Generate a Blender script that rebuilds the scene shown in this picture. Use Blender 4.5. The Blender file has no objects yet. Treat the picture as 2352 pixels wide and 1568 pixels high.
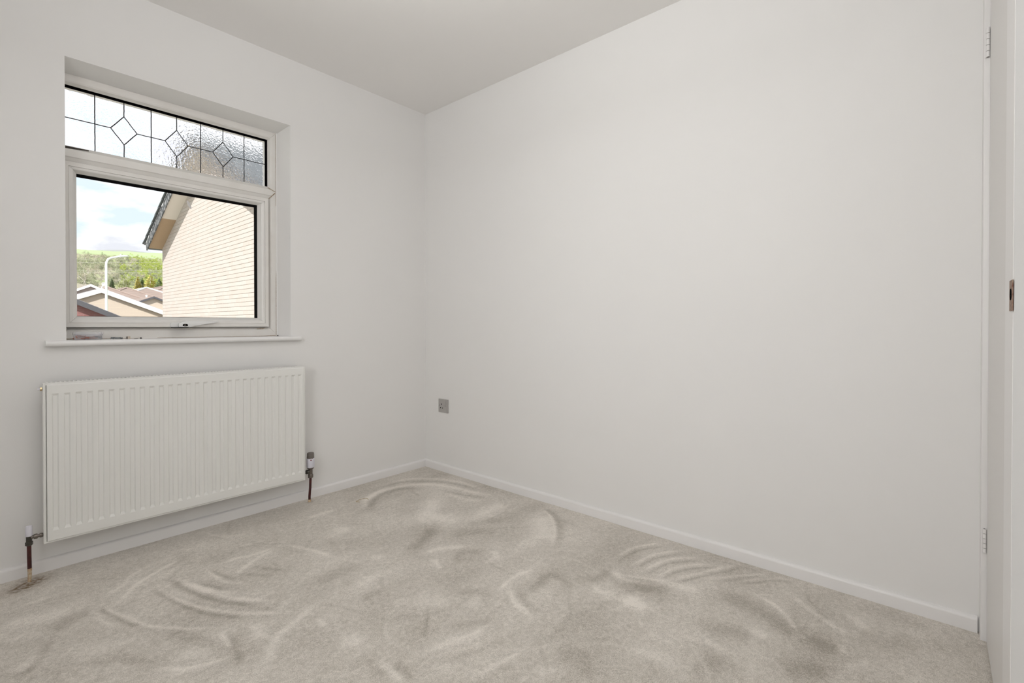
import bpy, bmesh, math, random
import numpy as np
from mathutils import Vector, Matrix, Euler

sc = bpy.context.scene
COL = sc.collection
PI = math.pi
rnd = random.Random(7)

# ------------------------------------------------------------------ camera
cam_d = bpy.data.cameras.new('camera')
cam = bpy.data.objects.new('camera', cam_d)
COL.objects.link(cam)
cam.location = (-2.1152, -2.6369, 0.9668)
cam.rotation_euler = (PI / 2 - 0.0071, 0, -0.8519)
cam_d.sensor_width = 36.0
cam_d.lens = 36.0 * 1115.31 / 2352
cam_d.shift_y = -30.76 / 2352
cam_d.clip_start = 0.02
cam_d.clip_end = 4000
sc.camera = cam

# ------------------------------------------------------------------ world: broken cloud over pale blue
W = bpy.data.worlds.new('sky'); sc.world = W; W.use_nodes = True
nt = W.node_tree; nt.nodes.clear()
tc = nt.nodes.new('ShaderNodeTexCoord')
mp = nt.nodes.new('ShaderNodeMapping'); mp.inputs['Scale'].default_value = (1, 1, 2.2)
mp.inputs['Location'].default_value = (0.35, 0.1, 0.62)
n1 = nt.nodes.new('ShaderNodeTexNoise'); n1.inputs['Scale'].default_value = 9.0; n1.inputs['Detail'].default_value = 7; n1.inputs['Roughness'].default_value = 0.52
r1 = nt.nodes.new('ShaderNodeValToRGB')
r1.color_ramp.elements[0].position = 0.38; r1.color_ramp.elements[0].color = (0.72, 0.83, 0.90, 1)
r1.color_ramp.elements[1].position = 0.62; r1.color_ramp.elements[1].color = (0.76, 0.775, 0.84, 1)
e = r1.color_ramp.elements.new(0.50); e.color = (1.0, 1.0, 1.0, 1)
bg = nt.nodes.new('ShaderNodeBackground'); bg.inputs['Strength'].default_value = 1.2
wo = nt.nodes.new('ShaderNodeOutputWorld')
nt.links.new(tc.outputs['Generated'], mp.inputs['Vector'])
nt.links.new(mp.outputs['Vector'], n1.inputs['Vector'])
nt.links.new(n1.outputs['Fac'], r1.inputs['Fac'])
nt.links.new(r1.outputs['Color'], bg.inputs['Color'])
nt.links.new(bg.outputs['Background'], wo.inputs['Surface'])

# ------------------------------------------------------------------ sun (from behind the house, left)
sd = bpy.data.lights.new('sun', 'SUN'); sd.energy = 8.0; sd.angle = math.radians(0.6); sd.color = (1.0, 0.975, 0.945)
so = bpy.data.objects.new('sun', sd); COL.objects.link(so)
so.rotation_euler = Vector((-1.0, -0.9, 1.457)).to_track_quat('Z', 'Y').to_euler()

# ------------------------------------------------------------------ room lights: two added fill lamps out of frame, not real fittings
def area(name, loc, target, size, energy, color, size_y=None):
    d = bpy.data.lights.new(name, 'AREA'); d.energy = energy; d.color = color
    d.shape = 'RECTANGLE'; d.size = size; d.size_y = size_y or size
    o = bpy.data.objects.new(name, d); COL.objects.link(o)
    o.location = loc
    o.rotation_euler = (Vector(loc) - Vector(target)).to_track_quat('Z', 'Y').to_euler()
    return o
area('uplight_fill', (-1.50, -1.65, 2.05), (-1.50, -1.65, 2.4), 0.6, 11.6, (1.0, 1.0, 1.0))  # added fill lamp, bounces light off the ceiling
ll = area('side_fill', (-3.22, -2.20, 1.60), (0, -1.50, 1.60), 0.8, 13.4, (1.0, 1.0, 1.0), 1.5)  # added fill lamp shining across to the long wall
ll.data.spread = math.radians(120)

# ------------------------------------------------------------------ exposure
sc.view_settings.view_transform = 'Standard'
sc.view_settings.look = 'None'
sc.view_settings.gamma = 1.0
sc.view_settings.use_curve_mapping = False
sc.view_settings.exposure = 0.0
sc.cycles.max_bounces = 16
sc.cycles.diffuse_bounces = 8
sc.cycles.transmission_bounces = 12
sc.cycles.transparent_max_bounces = 24
sc.cycles.use_denoising = True

# ------------------------------------------------------------------ helpers
def mat(name, col, rough=0.5, metal=0.0, spec=0.5, noise=None, bump=None, vary=None):
    """principled; noise=(scale, amount, colour2) mottles; bump=(scale, strength, dist); vary=(colour2, amount) per object"""
    m = bpy.data.materials.new(name); m.use_nodes = True
    t = m.node_tree; b = t.nodes['Principled BSDF']
    b.inputs['Base Color'].default_value = (*col, 1); b.inputs['Roughness'].default_value = rough
    b.inputs['Metallic'].default_value = metal; b.inputs['Specular IOR Level'].default_value = spec
    co = t.nodes.new('ShaderNodeTexCoord')
    src = None
    if noise:
        n = t.nodes.new('ShaderNodeTexNoise'); n.inputs['Scale'].default_value = noise[0]; n.inputs['Detail'].default_value = 5
        t.links.new(co.outputs['Object'], n.inputs['Vector'])
        rp = t.nodes.new('ShaderNodeMapRange'); rp.inputs['From Min'].default_value = 0.3; rp.inputs['From Max'].default_value = 0.7
        rp.inputs['To Max'].default_value = noise[1]
        t.links.new(n.outputs['Fac'], rp.inputs['Value'])
        mx = t.nodes.new('ShaderNodeMix'); mx.data_type = 'RGBA'
        mx.inputs['A'].default_value = (*col, 1); mx.inputs['B'].default_value = (*noise[2], 1)
        t.links.new(rp.outputs['Result'], mx.inputs['Factor'])
        src = mx.outputs['Result']
    if vary:
        oi = t.nodes.new('ShaderNodeObjectInfo'); geo = t.nodes.new('ShaderNodeNewGeometry')
        ad = t.nodes.new('ShaderNodeMath'); ad.operation = 'ADD'
        fr = t.nodes.new('ShaderNodeMath'); fr.operation = 'FRACT'
        t.links.new(oi.outputs['Random'], ad.inputs[0]); t.links.new(geo.outputs['Random Per Island'], ad.inputs[1])
        t.links.new(ad.outputs[0], fr.inputs[0])
        ml = t.nodes.new('ShaderNodeMath'); ml.operation = 'MULTIPLY'; ml.inputs[1].default_value = vary[1]
        t.links.new(fr.outputs[0], ml.inputs[0])
        mx2 = t.nodes.new('ShaderNodeMix'); mx2.data_type = 'RGBA'
        if src: t.links.new(src, mx2.inputs['A'])
        else: mx2.inputs['A'].default_value = (*col, 1)
        mx2.inputs['B'].default_value = (*vary[0], 1)
        t.links.new(ml.outputs[0], mx2.inputs['Factor'])
        src = mx2.outputs['Result']
    if src: t.links.new(src, b.inputs['Base Color'])
    if bump:
        n = t.nodes.new('ShaderNodeTexNoise'); n.inputs['Scale'].default_value = bump[0]; n.inputs['Detail'].default_value = 3
        t.links.new(co.outputs['Object'], n.inputs['Vector'])
        bp = t.nodes.new('ShaderNodeBump'); bp.inputs['Strength'].default_value = bump[1]; bp.inputs['Distance'].default_value = bump[2]
        t.links.new(n.outputs['Fac'], bp.inputs['Height']); t.links.new(bp.outputs['Normal'], b.inputs['Normal'])
    return m

class MB:
    """collects shapes and links them as ONE mesh object"""
    def __init__(s): s.v = []; s.f = []
    def add(s, vs, fs):
        k = len(s.v); s.v += [tuple(p) for p in vs]; s.f += [tuple(i + k for i in q) for q in fs]; return s
    def box(s, x0, x1, y0, y1, z0, z1):
        return s.add([(x0,y0,z0),(x1,y0,z0),(x1,y1,z0),(x0,y1,z0),(x0,y0,z1),(x1,y0,z1),(x1,y1,z1),(x0,y1,z1)],
                     [(0,3,2,1),(4,5,6,7),(0,1,5,4),(1,2,6,5),(2,3,7,6),(3,0,4,7)])
    def loops(s, ls, close_ring=True, cap0=True, cap1=True):
        n = len(ls[0]); vs = [p for l in ls for p in l]; fs = []
        for i in range(len(ls) - 1):
            for j in range(n if close_ring else n - 1):
                a = i * n + j; b = i * n + (j + 1) % n
                fs.append((a, b, b + n, a + n))
        if cap0: fs.append(tuple(range(n))[::-1])
        if cap1: fs.append(tuple(range((len(ls) - 1) * n, len(ls) * n)))
        return s.add(vs, fs)
    def prism(s, poly, d):
        d = Vector(d); a = [Vector(p) for p in poly]
        return s.loops([a, [p + d for p in a]])
    def tube(s, path, r, n=10, cap=True):
        path = [Vector(p) for p in path]; rs = r if isinstance(r, (list, tuple)) else [r] * len(path)
        ls = []; up = None
        for i, p in enumerate(path):
            d = (path[min(i + 1, len(path) - 1)] - path[max(i - 1, 0)]).normalized()
            if up is None: up = d.orthogonal().normalized()
            else: up = (up - d * up.dot(d)).normalized()
            w = d.cross(up)
            ls.append([p + (up * math.cos(2*PI*k/n) + w * math.sin(2*PI*k/n)) * rs[i] for k in range(n)])
        return s.loops(ls, True, cap, cap)
    def lathe(s, prof, c, axis='z', n=20):
        """prof: (radius, height) pairs"""
        ls = []
        for r, h in prof:
            l = []
            for k in range(n):
                a, b = r * math.cos(2*PI*k/n), r * math.sin(2*PI*k/n)
                p = {'z': (a, b, h), 'x': (h, a, b), 'y': (b, h, a)}[axis]
                l.append((c[0]+p[0], c[1]+p[1], c[2]+p[2]))
            ls.append(l)
        return s.loops(ls)
    def mesh(s, name, smooth=False, bevel=0, seg=2, angle=35):
        me = bpy.data.meshes.new(name); me.from_pydata(s.v, [], s.f)
        bm = bmesh.new(); bm.from_mesh(me)
        bmesh.ops.recalc_face_normals(bm, faces=bm.faces)
        if bevel:
            es = [e for e in bm.edges if len(e.link_faces) == 2 and e.calc_face_angle(0) > math.radians(30)]
            bmesh.ops.bevel(bm, geom=es, offset=bevel, segments=seg, affect='EDGES', profile=0.5, clamp_overlap=True)
        if smooth:
            for f in bm.faces: f.smooth = True
            for e in bm.edges:
                if len(e.link_faces) == 2 and e.calc_face_angle(0) > math.radians(angle): e.smooth = False
        bm.to_mesh(me); bm.free(); return me
    def build(s, name, m, parent=None, smooth=False, bevel=0, seg=2, label=None, kind=None, angle=35):
        me = s.mesh(name, smooth, bevel, seg, angle); me.materials.append(m)
        return link(name, me, parent, label, kind)

def link(name, me, parent=None, label=None, kind=None):
    o = bpy.data.objects.new(name, me); COL.objects.link(o)
    if parent:
        o.parent = parent   # parts and sub-parts are modelled in room coordinates
        if not parent.parent: o.matrix_parent_inverse = Matrix.Translation(-parent.location)
    if label: o['label'] = label
    if kind: o['kind'] = kind
    return o
def tag(o, label, cat, group=None):
    o['label'] = label; o['category'] = cat
    if group: o['group'] = group
    return o
def thing(name, loc, label, cat, group=None):
    o = bpy.data.objects.new(name, None); COL.objects.link(o); o.location = loc; o.empty_display_size = 0.05
    return tag(o, label, cat, group)
def struct(name, loc=(0, 0, 0), label=None):
    o = bpy.data.objects.new(name, None); COL.objects.link(o); o.location = loc; o['kind'] = 'structure'
    if label: o['label'] = label
    return o
def copy_thing(src, loc, rot=(0, 0, 0), scale=1.0, label=None):
    r = src.copy(); COL.objects.link(r); r.location = loc; r.rotation_euler = rot
    r.scale = (scale,) * 3 if not isinstance(scale, tuple) else scale
    if label: r['label'] = label
    for ch in src.children:
        c = ch.copy(); COL.objects.link(c); c.parent = r; c.matrix_parent_inverse = Matrix.Identity(4)
        for g in ch.children:
            h = g.copy(); COL.objects.link(h); h.parent = c; h.matrix_parent_inverse = Matrix.Identity(4)
    return r
def local_part(name, me, m, parent):
    if m and not me.materials: me.materials.append(m)
    o = bpy.data.objects.new(name, me); COL.objects.link(o); o.parent = parent; return o

# ------------------------------------------------------------------ materials
M_wall = mat('white_emulsion_wall', (0.80, 0.793, 0.783), 0.75, spec=0.25, noise=(2.2, 0.5, (0.785, 0.778, 0.768)), bump=(260, 0.10, 0.001))
M_wall_l = mat('white_emulsion_left', (0.80, 0.793, 0.783), 0.75, spec=0.25, noise=(2.2, 0.5, (0.785, 0.778, 0.768)), bump=(260, 0.10, 0.001))
M_ceil = mat('matt_ceiling_paint', (0.85, 0.838, 0.825), 0.85, spec=0.2, bump=(180, 0.08, 0.001))
M_gloss = mat('white_gloss_paint', (0.80, 0.79, 0.785), 0.35, noise=(9, 0.4, (0.78, 0.765, 0.755)))
M_door = mat('white_door_paint', (0.74, 0.725, 0.71), 0.45)
M_slab = mat('floor_boards', (0.35, 0.28, 0.2), 0.8)
M_upvc = mat('white_plastic_frame', (0.76, 0.745, 0.72), 0.35, noise=(14, 0.55, (0.70, 0.67, 0.63)))
M_bead = mat('white_plastic_bead', (0.78, 0.765, 0.745), 0.3, noise=(30, 0.4, (0.72, 0.70, 0.67)))
M_sill = mat('white_sill_board', (0.82, 0.815, 0.81), 0.3)
M_black = mat('black_rubber_gasket', (0.004, 0.004, 0.0045), 0.9, spec=0.08)
M_gasket_shade = mat('dark_gasket_shade', (0.012, 0.010, 0.011), 0.7, spec=0.1)
M_lead = mat('dark_lead_came', (0.012, 0.013, 0.015), 0.55, bump=(300, 0.5, 0.001))
M_dirt = mat('brown_grime', (0.24, 0.17, 0.11), 0.9, noise=(160, 0.9, (0.55, 0.48, 0.40)))
M_darkgrime = mat('dark_grime', (0.035, 0.028, 0.024), 0.9, noise=(160, 0.6, (0.12, 0.10, 0.085)))
M_rad = mat('white_radiator_enamel', (0.80, 0.80, 0.775), 0.3)
M_dark = mat('dark_opening', (0.006, 0.006, 0.006), 0.95, spec=0.0)
M_brass = mat('brass_fitting', (0.55, 0.45, 0.28), 0.3, 1.0)
M_steel = mat('dull_nickel_fitting', (0.20, 0.175, 0.155), 0.35, 0.9)
M_darkmetal = mat('dark_tarnished_fitting', (0.10, 0.095, 0.085), 0.3, 0.9)
M_cap = mat('grey_brown_plastic_cap', (0.16, 0.14, 0.125), 0.4)
M_lilac = mat('white_valve_plastic', (0.72, 0.71, 0.78), 0.4)
M_pipe = mat('dark_red_painted_pipe', (0.075, 0.012, 0.010), 0.35, noise=(60, 0.7, (0.02, 0.006, 0.006)))
M_pipefoot = mat('pale_rusty_pipe_foot', (0.62, 0.55, 0.42), 0.6, noise=(90, 0.9, (0.40, 0.20, 0.07)))
M_redmark = mat('dark_red_indicator', (0.16, 0.012, 0.010), 0.4)
M_socket = mat('grey_socket_plastic', (0.40, 0.385, 0.37), 0.4)
M_rust = mat('rusty_metal_keep', (0.36, 0.27, 0.20), 0.6, 0.3, noise=(130, 0.95, (0.15, 0.05, 0.03)))
M_screw = mat('grey_zinc_screw', (0.20, 0.215, 0.225), 0.35, 0.9)
M_plug = mat('red_brown_wall_plug', (0.27, 0.085, 0.065), 0.5, vary=((0.40, 0.20, 0.15), 0.8))
M_tan = mat('tan_plastic_block', (0.55, 0.47, 0.39), 0.5)
M_blackbit = mat('black_plastic_bit', (0.012, 0.009, 0.012), 0.5)
M_thread = mat('ochre_thread', (0.42, 0.30, 0.14), 0.8)
M_handle = mat('white_handle_paint', (0.77, 0.77, 0.765), 0.25)

def glass_mat(name, obscure=False):
    m = bpy.data.materials.new(name); m.use_nodes = True; t = m.node_tree; t.nodes.clear()
    out = t.nodes.new('ShaderNodeOutputMaterial')
    if not obscure:
        tr = t.nodes.new('ShaderNodeBsdfTransparent'); tr.inputs['Color'].default_value = (0.985, 0.99, 0.985, 1)
        gl = t.nodes.new('ShaderNodeBsdfGlossy'); gl.inputs['Roughness'].default_value = 0.02
        fr = t.nodes.new('ShaderNodeFresnel'); fr.inputs['IOR'].default_value = 1.25
        mx = t.nodes.new('ShaderNodeMixShader')
        t.links.new(fr.outputs[0], mx.inputs[0]); t.links.new(tr.outputs[0], mx.inputs[1]); t.links.new(gl.outputs[0], mx.inputs[2])
        t.links.new(mx.outputs[0], out.inputs['Surface'])
    else:
        g = t.nodes.new('ShaderNodeBsdfRefraction'); g.inputs['IOR'].default_value = 1.16; g.inputs['Roughness'].default_value = 0.02
        g.inputs['Color'].default_value = (0.98, 0.98, 0.99, 1)
        gl = t.nodes.new('ShaderNodeBsdfGlossy'); gl.inputs['Roughness'].default_value = 0.1
        mx = t.nodes.new('ShaderNodeMixShader'); mx.inputs[0].default_value = 0.02
        co = t.nodes.new('ShaderNodeTexCoord')
        n = t.nodes.new('ShaderNodeTexNoise'); n.inputs['Scale'].default_value = 105; n.inputs['Detail'].default_value = 0.6
        n.inputs['Distortion'].default_value = 0.6
        b = t.nodes.new('ShaderNodeBump'); b.inputs['Strength'].default_value = 0.42; b.inputs['Distance'].default_value = 0.004
        t.links.new(co.outputs['Object'], n.inputs['Vector']); t.links.new(n.outputs['Fac'], b.inputs['Height'])
        t.links.new(b.outputs['Normal'], g.inputs['Normal']); t.links.new(b.outputs['Normal'], gl.inputs['Normal'])
        t.links.new(g.outputs[0], mx.inputs[1]); t.links.new(gl.outputs[0], mx.inputs[2])
        t.links.new(mx.outputs[0], out.inputs['Surface'])
    return m
M_clear = glass_mat('clear_glass')
M_obscure = glass_mat('rippled_glass', True)

# ================================================================== THE ROOM
H = 2.40
XF = -3.30            # far left wall, out of frame
YB = -2.741           # face of the back wall
# ---- window wall (left in the photograph) with its opening
OX0, OX1, OZ0, OZ1 = -1.826, -0.9235, 0.884, 2.0443      # opening at the room face
FX0, FX1, FZ0, FZ1 = -1.862, -0.9515, 0.884, 2.0165      # where the frame sits
YF = 0.10
m = MB()
def rect(x0, x1, z0, z1, y): return [(x0, y, z0), (x1, y, z0), (x1, y, z1), (x0, y, z1)]
m.loops([rect(XF - .15, 0.0, -0.30, H + .25, 0), rect(OX0, OX1, OZ0, OZ1, 0), rect(FX0, FX1, FZ0, FZ1, YF),
         rect(FX0, FX1, FZ0, FZ1, 0.29), rect(XF - .15, 0.0, -0.30, H + .25, 0.29), rect(XF - .15, 0.0, -0.30, H + .25, 0)], cap0=False, cap1=False)
o = m.build('wall_left', M_wall_l, kind='structure'); o['label'] = 'white painted wall with the window and radiator'
o = MB().box(0, 0.16, -3.0, 0.29, -0.30, H + .25).build('wall_right', M_wall, kind='structure'); o['label'] = 'long plain white wall with the single socket'
o = MB().box(XF - .15, XF, -3.0, 0, -0.30, H + .25).build('wall_far', M_wall, kind='structure')
XJ0, XJ1 = -0.72, -0.855   # latch jamb of the cupboard door
m = MB()
m.box(XF, XJ1, -3.0, YB, 0, H); m.box(XJ1, 0, -3.0, YB, 2.04, H); m.box(XJ1, 0, -3.0, -2.84, 0, 2.04)
m.build('wall_back', mat('cool_white_back_wall', (0.86, 0.865, 0.87), 0.6, spec=0.3), kind='structure')  # one even tone, lighter and cooler than the other walls
o = MB().box(XF, 0, -3.0, 0, H, H + .25).build('ceiling', M_ceil, kind='structure'); o['label'] = 'plain matt white ceiling'

# ---- floor with fitted carpet
floor = MB().box(XF, 0, -3.0, 0, -0.30, -0.006).build('floor', M_slab, kind='structure', label='bedroom floor under pale beige carpet')

STROKES = [
    (-1, 0.013, [-1.779,-0.46,-1.793,-0.517,-1.781,-0.582,-1.751,-0.676,-1.729,-0.72]),
    (1, 0.01, [-1.784,-0.433,-1.785,-0.513,-1.741,-0.664,-1.713,-0.737,-1.687,-0.779,-1.627,-0.859,-1.556,-0.928]),
    (1, 0.013, [-1.761,-0.514,-1.718,-0.452,-1.666,-0.389,-1.583,-0.332,-1.507,-0.289]),
    (0.7, 0.013, [-1.777,-0.412,-1.72,-0.374,-1.671,-0.3,-1.589,-0.252]),
    (-0.9, 0.015, [-1.653,-0.435,-1.636,-0.56,-1.616,-0.659,-1.581,-0.772,-1.534,-0.863,-1.496,-0.92]),
    (1, 0.012, [-1.639,-0.497,-1.61,-0.632,-1.573,-0.742,-1.516,-0.847,-1.437,-0.95,-1.384,-0.997]),
    (-1, 0.015, [-1.583,-0.434,-1.581,-0.518,-1.56,-0.617,-1.524,-0.73,-1.481,-0.814,-1.432,-0.876]),
    (1, 0.014, [-1.565,-0.456,-1.548,-0.571,-1.511,-0.688,-1.454,-0.804,-1.391,-0.896]),
    (-1, 0.012, [-1.534,-0.556,-1.502,-0.615,-1.476,-0.684]),
    (1, 0.012, [-1.545,-0.527,-1.518,-0.635,-1.458,-0.748]),
    (-0.9, 0.013, [-1.463,-0.486,-1.447,-0.566,-1.427,-0.63]),
    (0.9, 0.012, [-1.475,-0.456,-1.46,-0.608,-1.413,-0.693]),
    (0.9, 0.014, [-1.419,-0.465,-1.357,-0.46,-1.307,-0.479,-1.209,-0.477]),
    (0.9, 0.014, [-1.415,-0.61,-1.374,-0.571,-1.301,-0.525,-1.222,-0.494]),
    (-0.7, 0.015, [-1.342,-0.572,-1.312,-0.641,-1.279,-0.697]),
    (-0.6, 0.015, [-1.405,-0.596,-1.369,-0.646,-1.317,-0.722]),
    (0.9, 0.017, [-1.161,-0.499,-1.121,-0.62,-1.088,-0.748]),
    (0.8, 0.021, [-1.3,-1.014,-1.359,-1.051,-1.42,-1.078,-1.471,-1.109,-1.514,-1.162,-1.554,-1.229]),
    (0.8, 0.011, [-1.575,-0.935,-1.581,-1.005,-1.583,-1.034]),
    (0.8, 0.025, [-1.483,-0.971,-1.504,-1.072]),
    (-0.8, 0.017, [-1.559,-0.987,-1.57,-1.069,-1.589,-1.144]),
    (0.9, 0.014, [-1.746,-1.004,-1.699,-1.054,-1.651,-1.077,-1.607,-1.085]),
    (-0.6, 0.024, [-1.822,-0.831,-1.786,-0.899,-1.753,-0.942]),
    (0.7, 0.052, [-2.029,-0.37,-1.931,-0.423,-1.863,-0.41]),
    (-0.7, 0.039, [-1.932,-0.56,-1.866,-0.497,-1.831,-0.512]),
    (0.7, 0.012, [-1.819,-0.538,-1.811,-0.584,-1.788,-0.67]),
    (0.6, 0.039, [-2.028,-0.695,-1.984,-0.692,-1.962,-0.65]),
    (-0.8, 0.017, [-2.032,-0.713,-1.99,-0.731,-1.954,-0.66,-1.936,-0.599]),
    (0.5, 0.048, [-1.91,-0.73,-1.799,-0.777,-1.729,-0.793]),
    (-0.5, 0.033, [-1.694,-0.81,-1.642,-0.913,-1.604,-1.05]),
    (0.6, 0.031, [-1.702,-0.967,-1.647,-1.0,-1.605,-1.029]),
    (-0.5, 0.026, [-1.487,-0.253,-1.583,-0.434]),
    (0.6, 0.017, [-1.588,-0.413,-1.518,-0.333]),
    (0.6, 0.02, [-1.341,-0.912,-1.396,-0.957,-1.317,-0.895]),
    (0.9, 0.022, [-0.984,-0.28,-0.863,-0.273,-0.828,-0.283]),
    (1, 0.028, [-0.662,-0.28,-0.615,-0.265,-0.498,-0.217,-0.344,-0.235,-0.235,-0.338,-0.183,-0.479,-0.159,-0.642,-0.126,-0.717]),
    (-0.7, 0.024, [-0.519,-0.174,-0.335,-0.163,-0.194,-0.302,-0.126,-0.443,-0.106,-0.626]),
    (0.7, 0.024, [-0.399,-0.132,-0.26,-0.152,-0.145,-0.271,-0.089,-0.443,-0.095,-0.639]),
    (-0.9, 0.03, [-0.706,-0.422,-0.625,-0.323,-0.538,-0.264,-0.407,-0.263,-0.307,-0.358]),
    (0.7, 0.025, [-0.715,-0.381,-0.603,-0.244,-0.43,-0.177]),
    (0.6, 0.024, [-0.273,-0.53,-0.271,-0.675,-0.233,-0.753]),
    (-0.6, 0.021, [-0.266,-0.443,-0.223,-0.624,-0.174,-0.752]),
    (0.8, 0.059, [-0.962,-0.514,-0.89,-0.534]),
    (0.9, 0.067, [-0.357,-0.525,-0.485,-0.644,-0.573,-0.693]),
    (0.9, 0.076, [-0.637,-0.704,-0.536,-0.763,-0.512,-0.9]),
    (0.8, 0.073, [-0.51,-0.929,-0.295,-0.891,-0.183,-0.894]),
    (0.9, 0.084, [-0.174,-1.119,-0.275,-1.224,-0.405,-1.316]),
    (0.6, 0.068, [-0.47,-1.242,-0.445,-1.314]),
    (-1, 0.032, [-0.069,-1.056,-0.136,-1.193,-0.251,-1.302,-0.397,-1.391]),
    (1, 0.013, [-0.091,-1.063,-0.15,-1.176,-0.264,-1.287,-0.409,-1.378]),
    (-1, 0.047, [-0.604,-0.822,-0.743,-0.907,-0.84,-0.948]),
    (-0.7, 0.068, [-0.498,-0.916,-0.406,-0.967,-0.325,-1.032]),
    (-0.5, 0.056, [-0.647,-0.947,-0.524,-1.015,-0.468,-1.104]),
    (0.9, 0.025, [-0.815,-1.017,-0.756,-1.024,-0.652,-1.099]),
    (0.9, 0.015, [-0.828,-1.081,-0.856,-1.16]),
    (0.8, 0.024, [-0.714,-1.268,-0.641,-1.257,-0.61,-1.211]),
    (-0.6, 0.027, [-0.789,-1.182,-0.72,-1.126,-0.639,-1.177]),
    (0.9, 0.018, [-0.783,-1.457,-0.841,-1.536,-0.867,-1.624]),
    (0.9, 0.014, [-0.834,-1.445,-0.729,-1.424,-0.629,-1.437]),
    (-0.7, 0.028, [-0.749,-1.542,-0.623,-1.513,-0.603,-1.569,-0.645,-1.631]),
    (-0.6, 0.02, [-0.769,-1.488,-0.821,-1.573,-0.828,-1.643]),
    (0.8, 0.019, [-0.561,-1.68,-0.587,-1.727,-0.559,-1.759]),
    (0.9, 0.019, [-0.427,-1.685,-0.451,-1.742,-0.415,-1.847]),
    (-0.8, 0.033, [-0.418,-1.66,-0.497,-1.673,-0.553,-1.642]),
    (-0.7, 0.009, [-1.058,-1.328,-1.124,-1.403,-1.168,-1.442]),
    (0.7, 0.015, [-1.342,-1.106,-1.342,-1.165]),
    (0.7, 0.044, [-1.335,-1.262,-1.305,-1.329]),
    (0.9, 0.018, [-1.33,-1.447,-1.319,-1.487,-1.327,-1.547]),
    (-0.8, 0.017, [-1.305,-1.475,-1.298,-1.528,-1.306,-1.571]),
    (-0.6, 0.017, [-1.339,-1.4,-1.348,-1.488]),
    (0.9, 0.012, [-1.183,-1.686,-1.081,-1.704,-1.029,-1.716]),
    (0.8, 0.02, [-1.221,-1.495,-1.122,-1.528,-1.078,-1.546,-0.989,-1.557]),
    (-0.6, 0.022, [-1.078,-1.478,-1.022,-1.508,-0.963,-1.551]),
    (-0.6, 0.019, [-1.212,-1.564,-1.134,-1.605,-0.987,-1.65]),
    (0.5, 0.053, [-1.149,-1.225,-1.06,-1.273,-0.99,-1.38]),
    (-0.5, 0.053, [-1.247,-0.897,-1.15,-0.893,-1.044,-0.909]),
    (0.6, 0.037, [-0.994,-0.873,-0.954,-0.899]),
    (0.5, 0.033, [-1.165,-1.036,-1.058,-1.015,-0.987,-1.029]),
    (-0.5, 0.031, [-1.189,-1.124,-1.077,-1.121]),
    (-0.7, 0.038, [-0.94,-1.324,-0.876,-1.396,-0.896,-1.46]),
    (0.5, 0.042, [-0.98,-1.444,-0.883,-1.418]),
    (-0.6, 0.041, [-0.978,-1.813,-0.914,-1.847,-0.982,-1.916]),
    (0.6, 0.023, [-1.068,-1.808,-1.012,-1.837]),
    (0.6, 0.039, [-0.577,-1.81,-0.583,-1.897]),
    (-0.7, 0.068, [-0.537,-1.783,-0.453,-1.804,-0.481,-1.877]),
    (0.9, 0.011, [-0.317,-1.639,-0.184,-1.653,-0.074,-1.718]),
    (-0.9, 0.011, [-0.335,-1.662,-0.204,-1.678,-0.096,-1.742]),
    (0.9, 0.011, [-0.34,-1.719,-0.196,-1.744,-0.078,-1.817]),
    (-0.9, 0.011, [-0.356,-1.74,-0.216,-1.766,-0.099,-1.839]),
    (0.9, 0.011, [-0.346,-1.772,-0.197,-1.809,-0.091,-1.893]),
    (-0.9, 0.01, [-0.362,-1.792,-0.215,-1.83,-0.112,-1.913]),
    (0.9, 0.01, [-0.343,-1.833,-0.214,-1.872,-0.112,-1.954]),
    (-0.9, 0.01, [-0.359,-1.852,-0.233,-1.891,-0.132,-1.973]),
    (0.9, 0.01, [-0.329,-1.886,-0.204,-1.954,-0.028,-2.044]),
    (-0.9, 0.01, [-0.345,-1.904,-0.222,-1.972,-0.049,-2.062]),
    (0.6, 0.01, [-0.229,-2.0,-0.121,-2.077,-0.046,-2.153]),
    (-0.6, 0.01, [-0.246,-2.017,-0.14,-2.093,-0.066,-2.168]),
    (0.6, 0.01, [-0.19,-2.073,-0.078,-2.155,-0.037,-2.22]),
    (-0.6, 0.01, [-0.207,-2.088,-0.097,-2.169,-0.057,-2.234]),
    (0.8, 0.012, [-0.444,-1.68,-0.408,-1.768,-0.374,-1.853]),
    (0.8, 0.036, [-0.372,-1.819,-0.367,-1.915,-0.338,-1.99]),
    (-0.9, 0.066, [-0.331,-2.023,-0.319,-2.133,-0.359,-2.246,-0.402,-2.325]),
    (-0.9, 0.056, [-0.373,-2.334,-0.397,-2.39,-0.406,-2.425]),
    (-0.8, 0.054, [-0.607,-2.31,-0.506,-2.406]),
    (-0.7, 0.051, [-0.563,-2.04,-0.512,-2.138,-0.509,-2.215]),
    (1, 0.014, [-0.241,-2.167,-0.261,-2.214,-0.307,-2.264,-0.39,-2.314]),
    (0.9, 0.032, [-0.463,-2.193,-0.47,-2.248]),
    (0.8, 0.016, [-0.141,-2.241,-0.212,-2.315,-0.262,-2.384,-0.281,-2.44]),
    (0.6, 0.016, [-0.153,-2.412,-0.219,-2.472]),
    (0.9, 0.044, [-0.562,-1.808,-0.565,-1.897]),
    (0.6, 0.044, [-0.807,-1.922,-0.782,-2.017,-0.778,-2.095]),
    (0.7, 0.02, [-0.602,-2.097,-0.626,-2.173]),
    (0.8, 0.015, [-0.355,-2.414,-0.402,-2.441]),
    (0.6, 0.02, [-0.469,-2.449,-0.392,-2.495]),
    (-0.6, 0.062, [-0.488,-1.775,-0.434,-1.855,-0.445,-1.91]),
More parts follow.
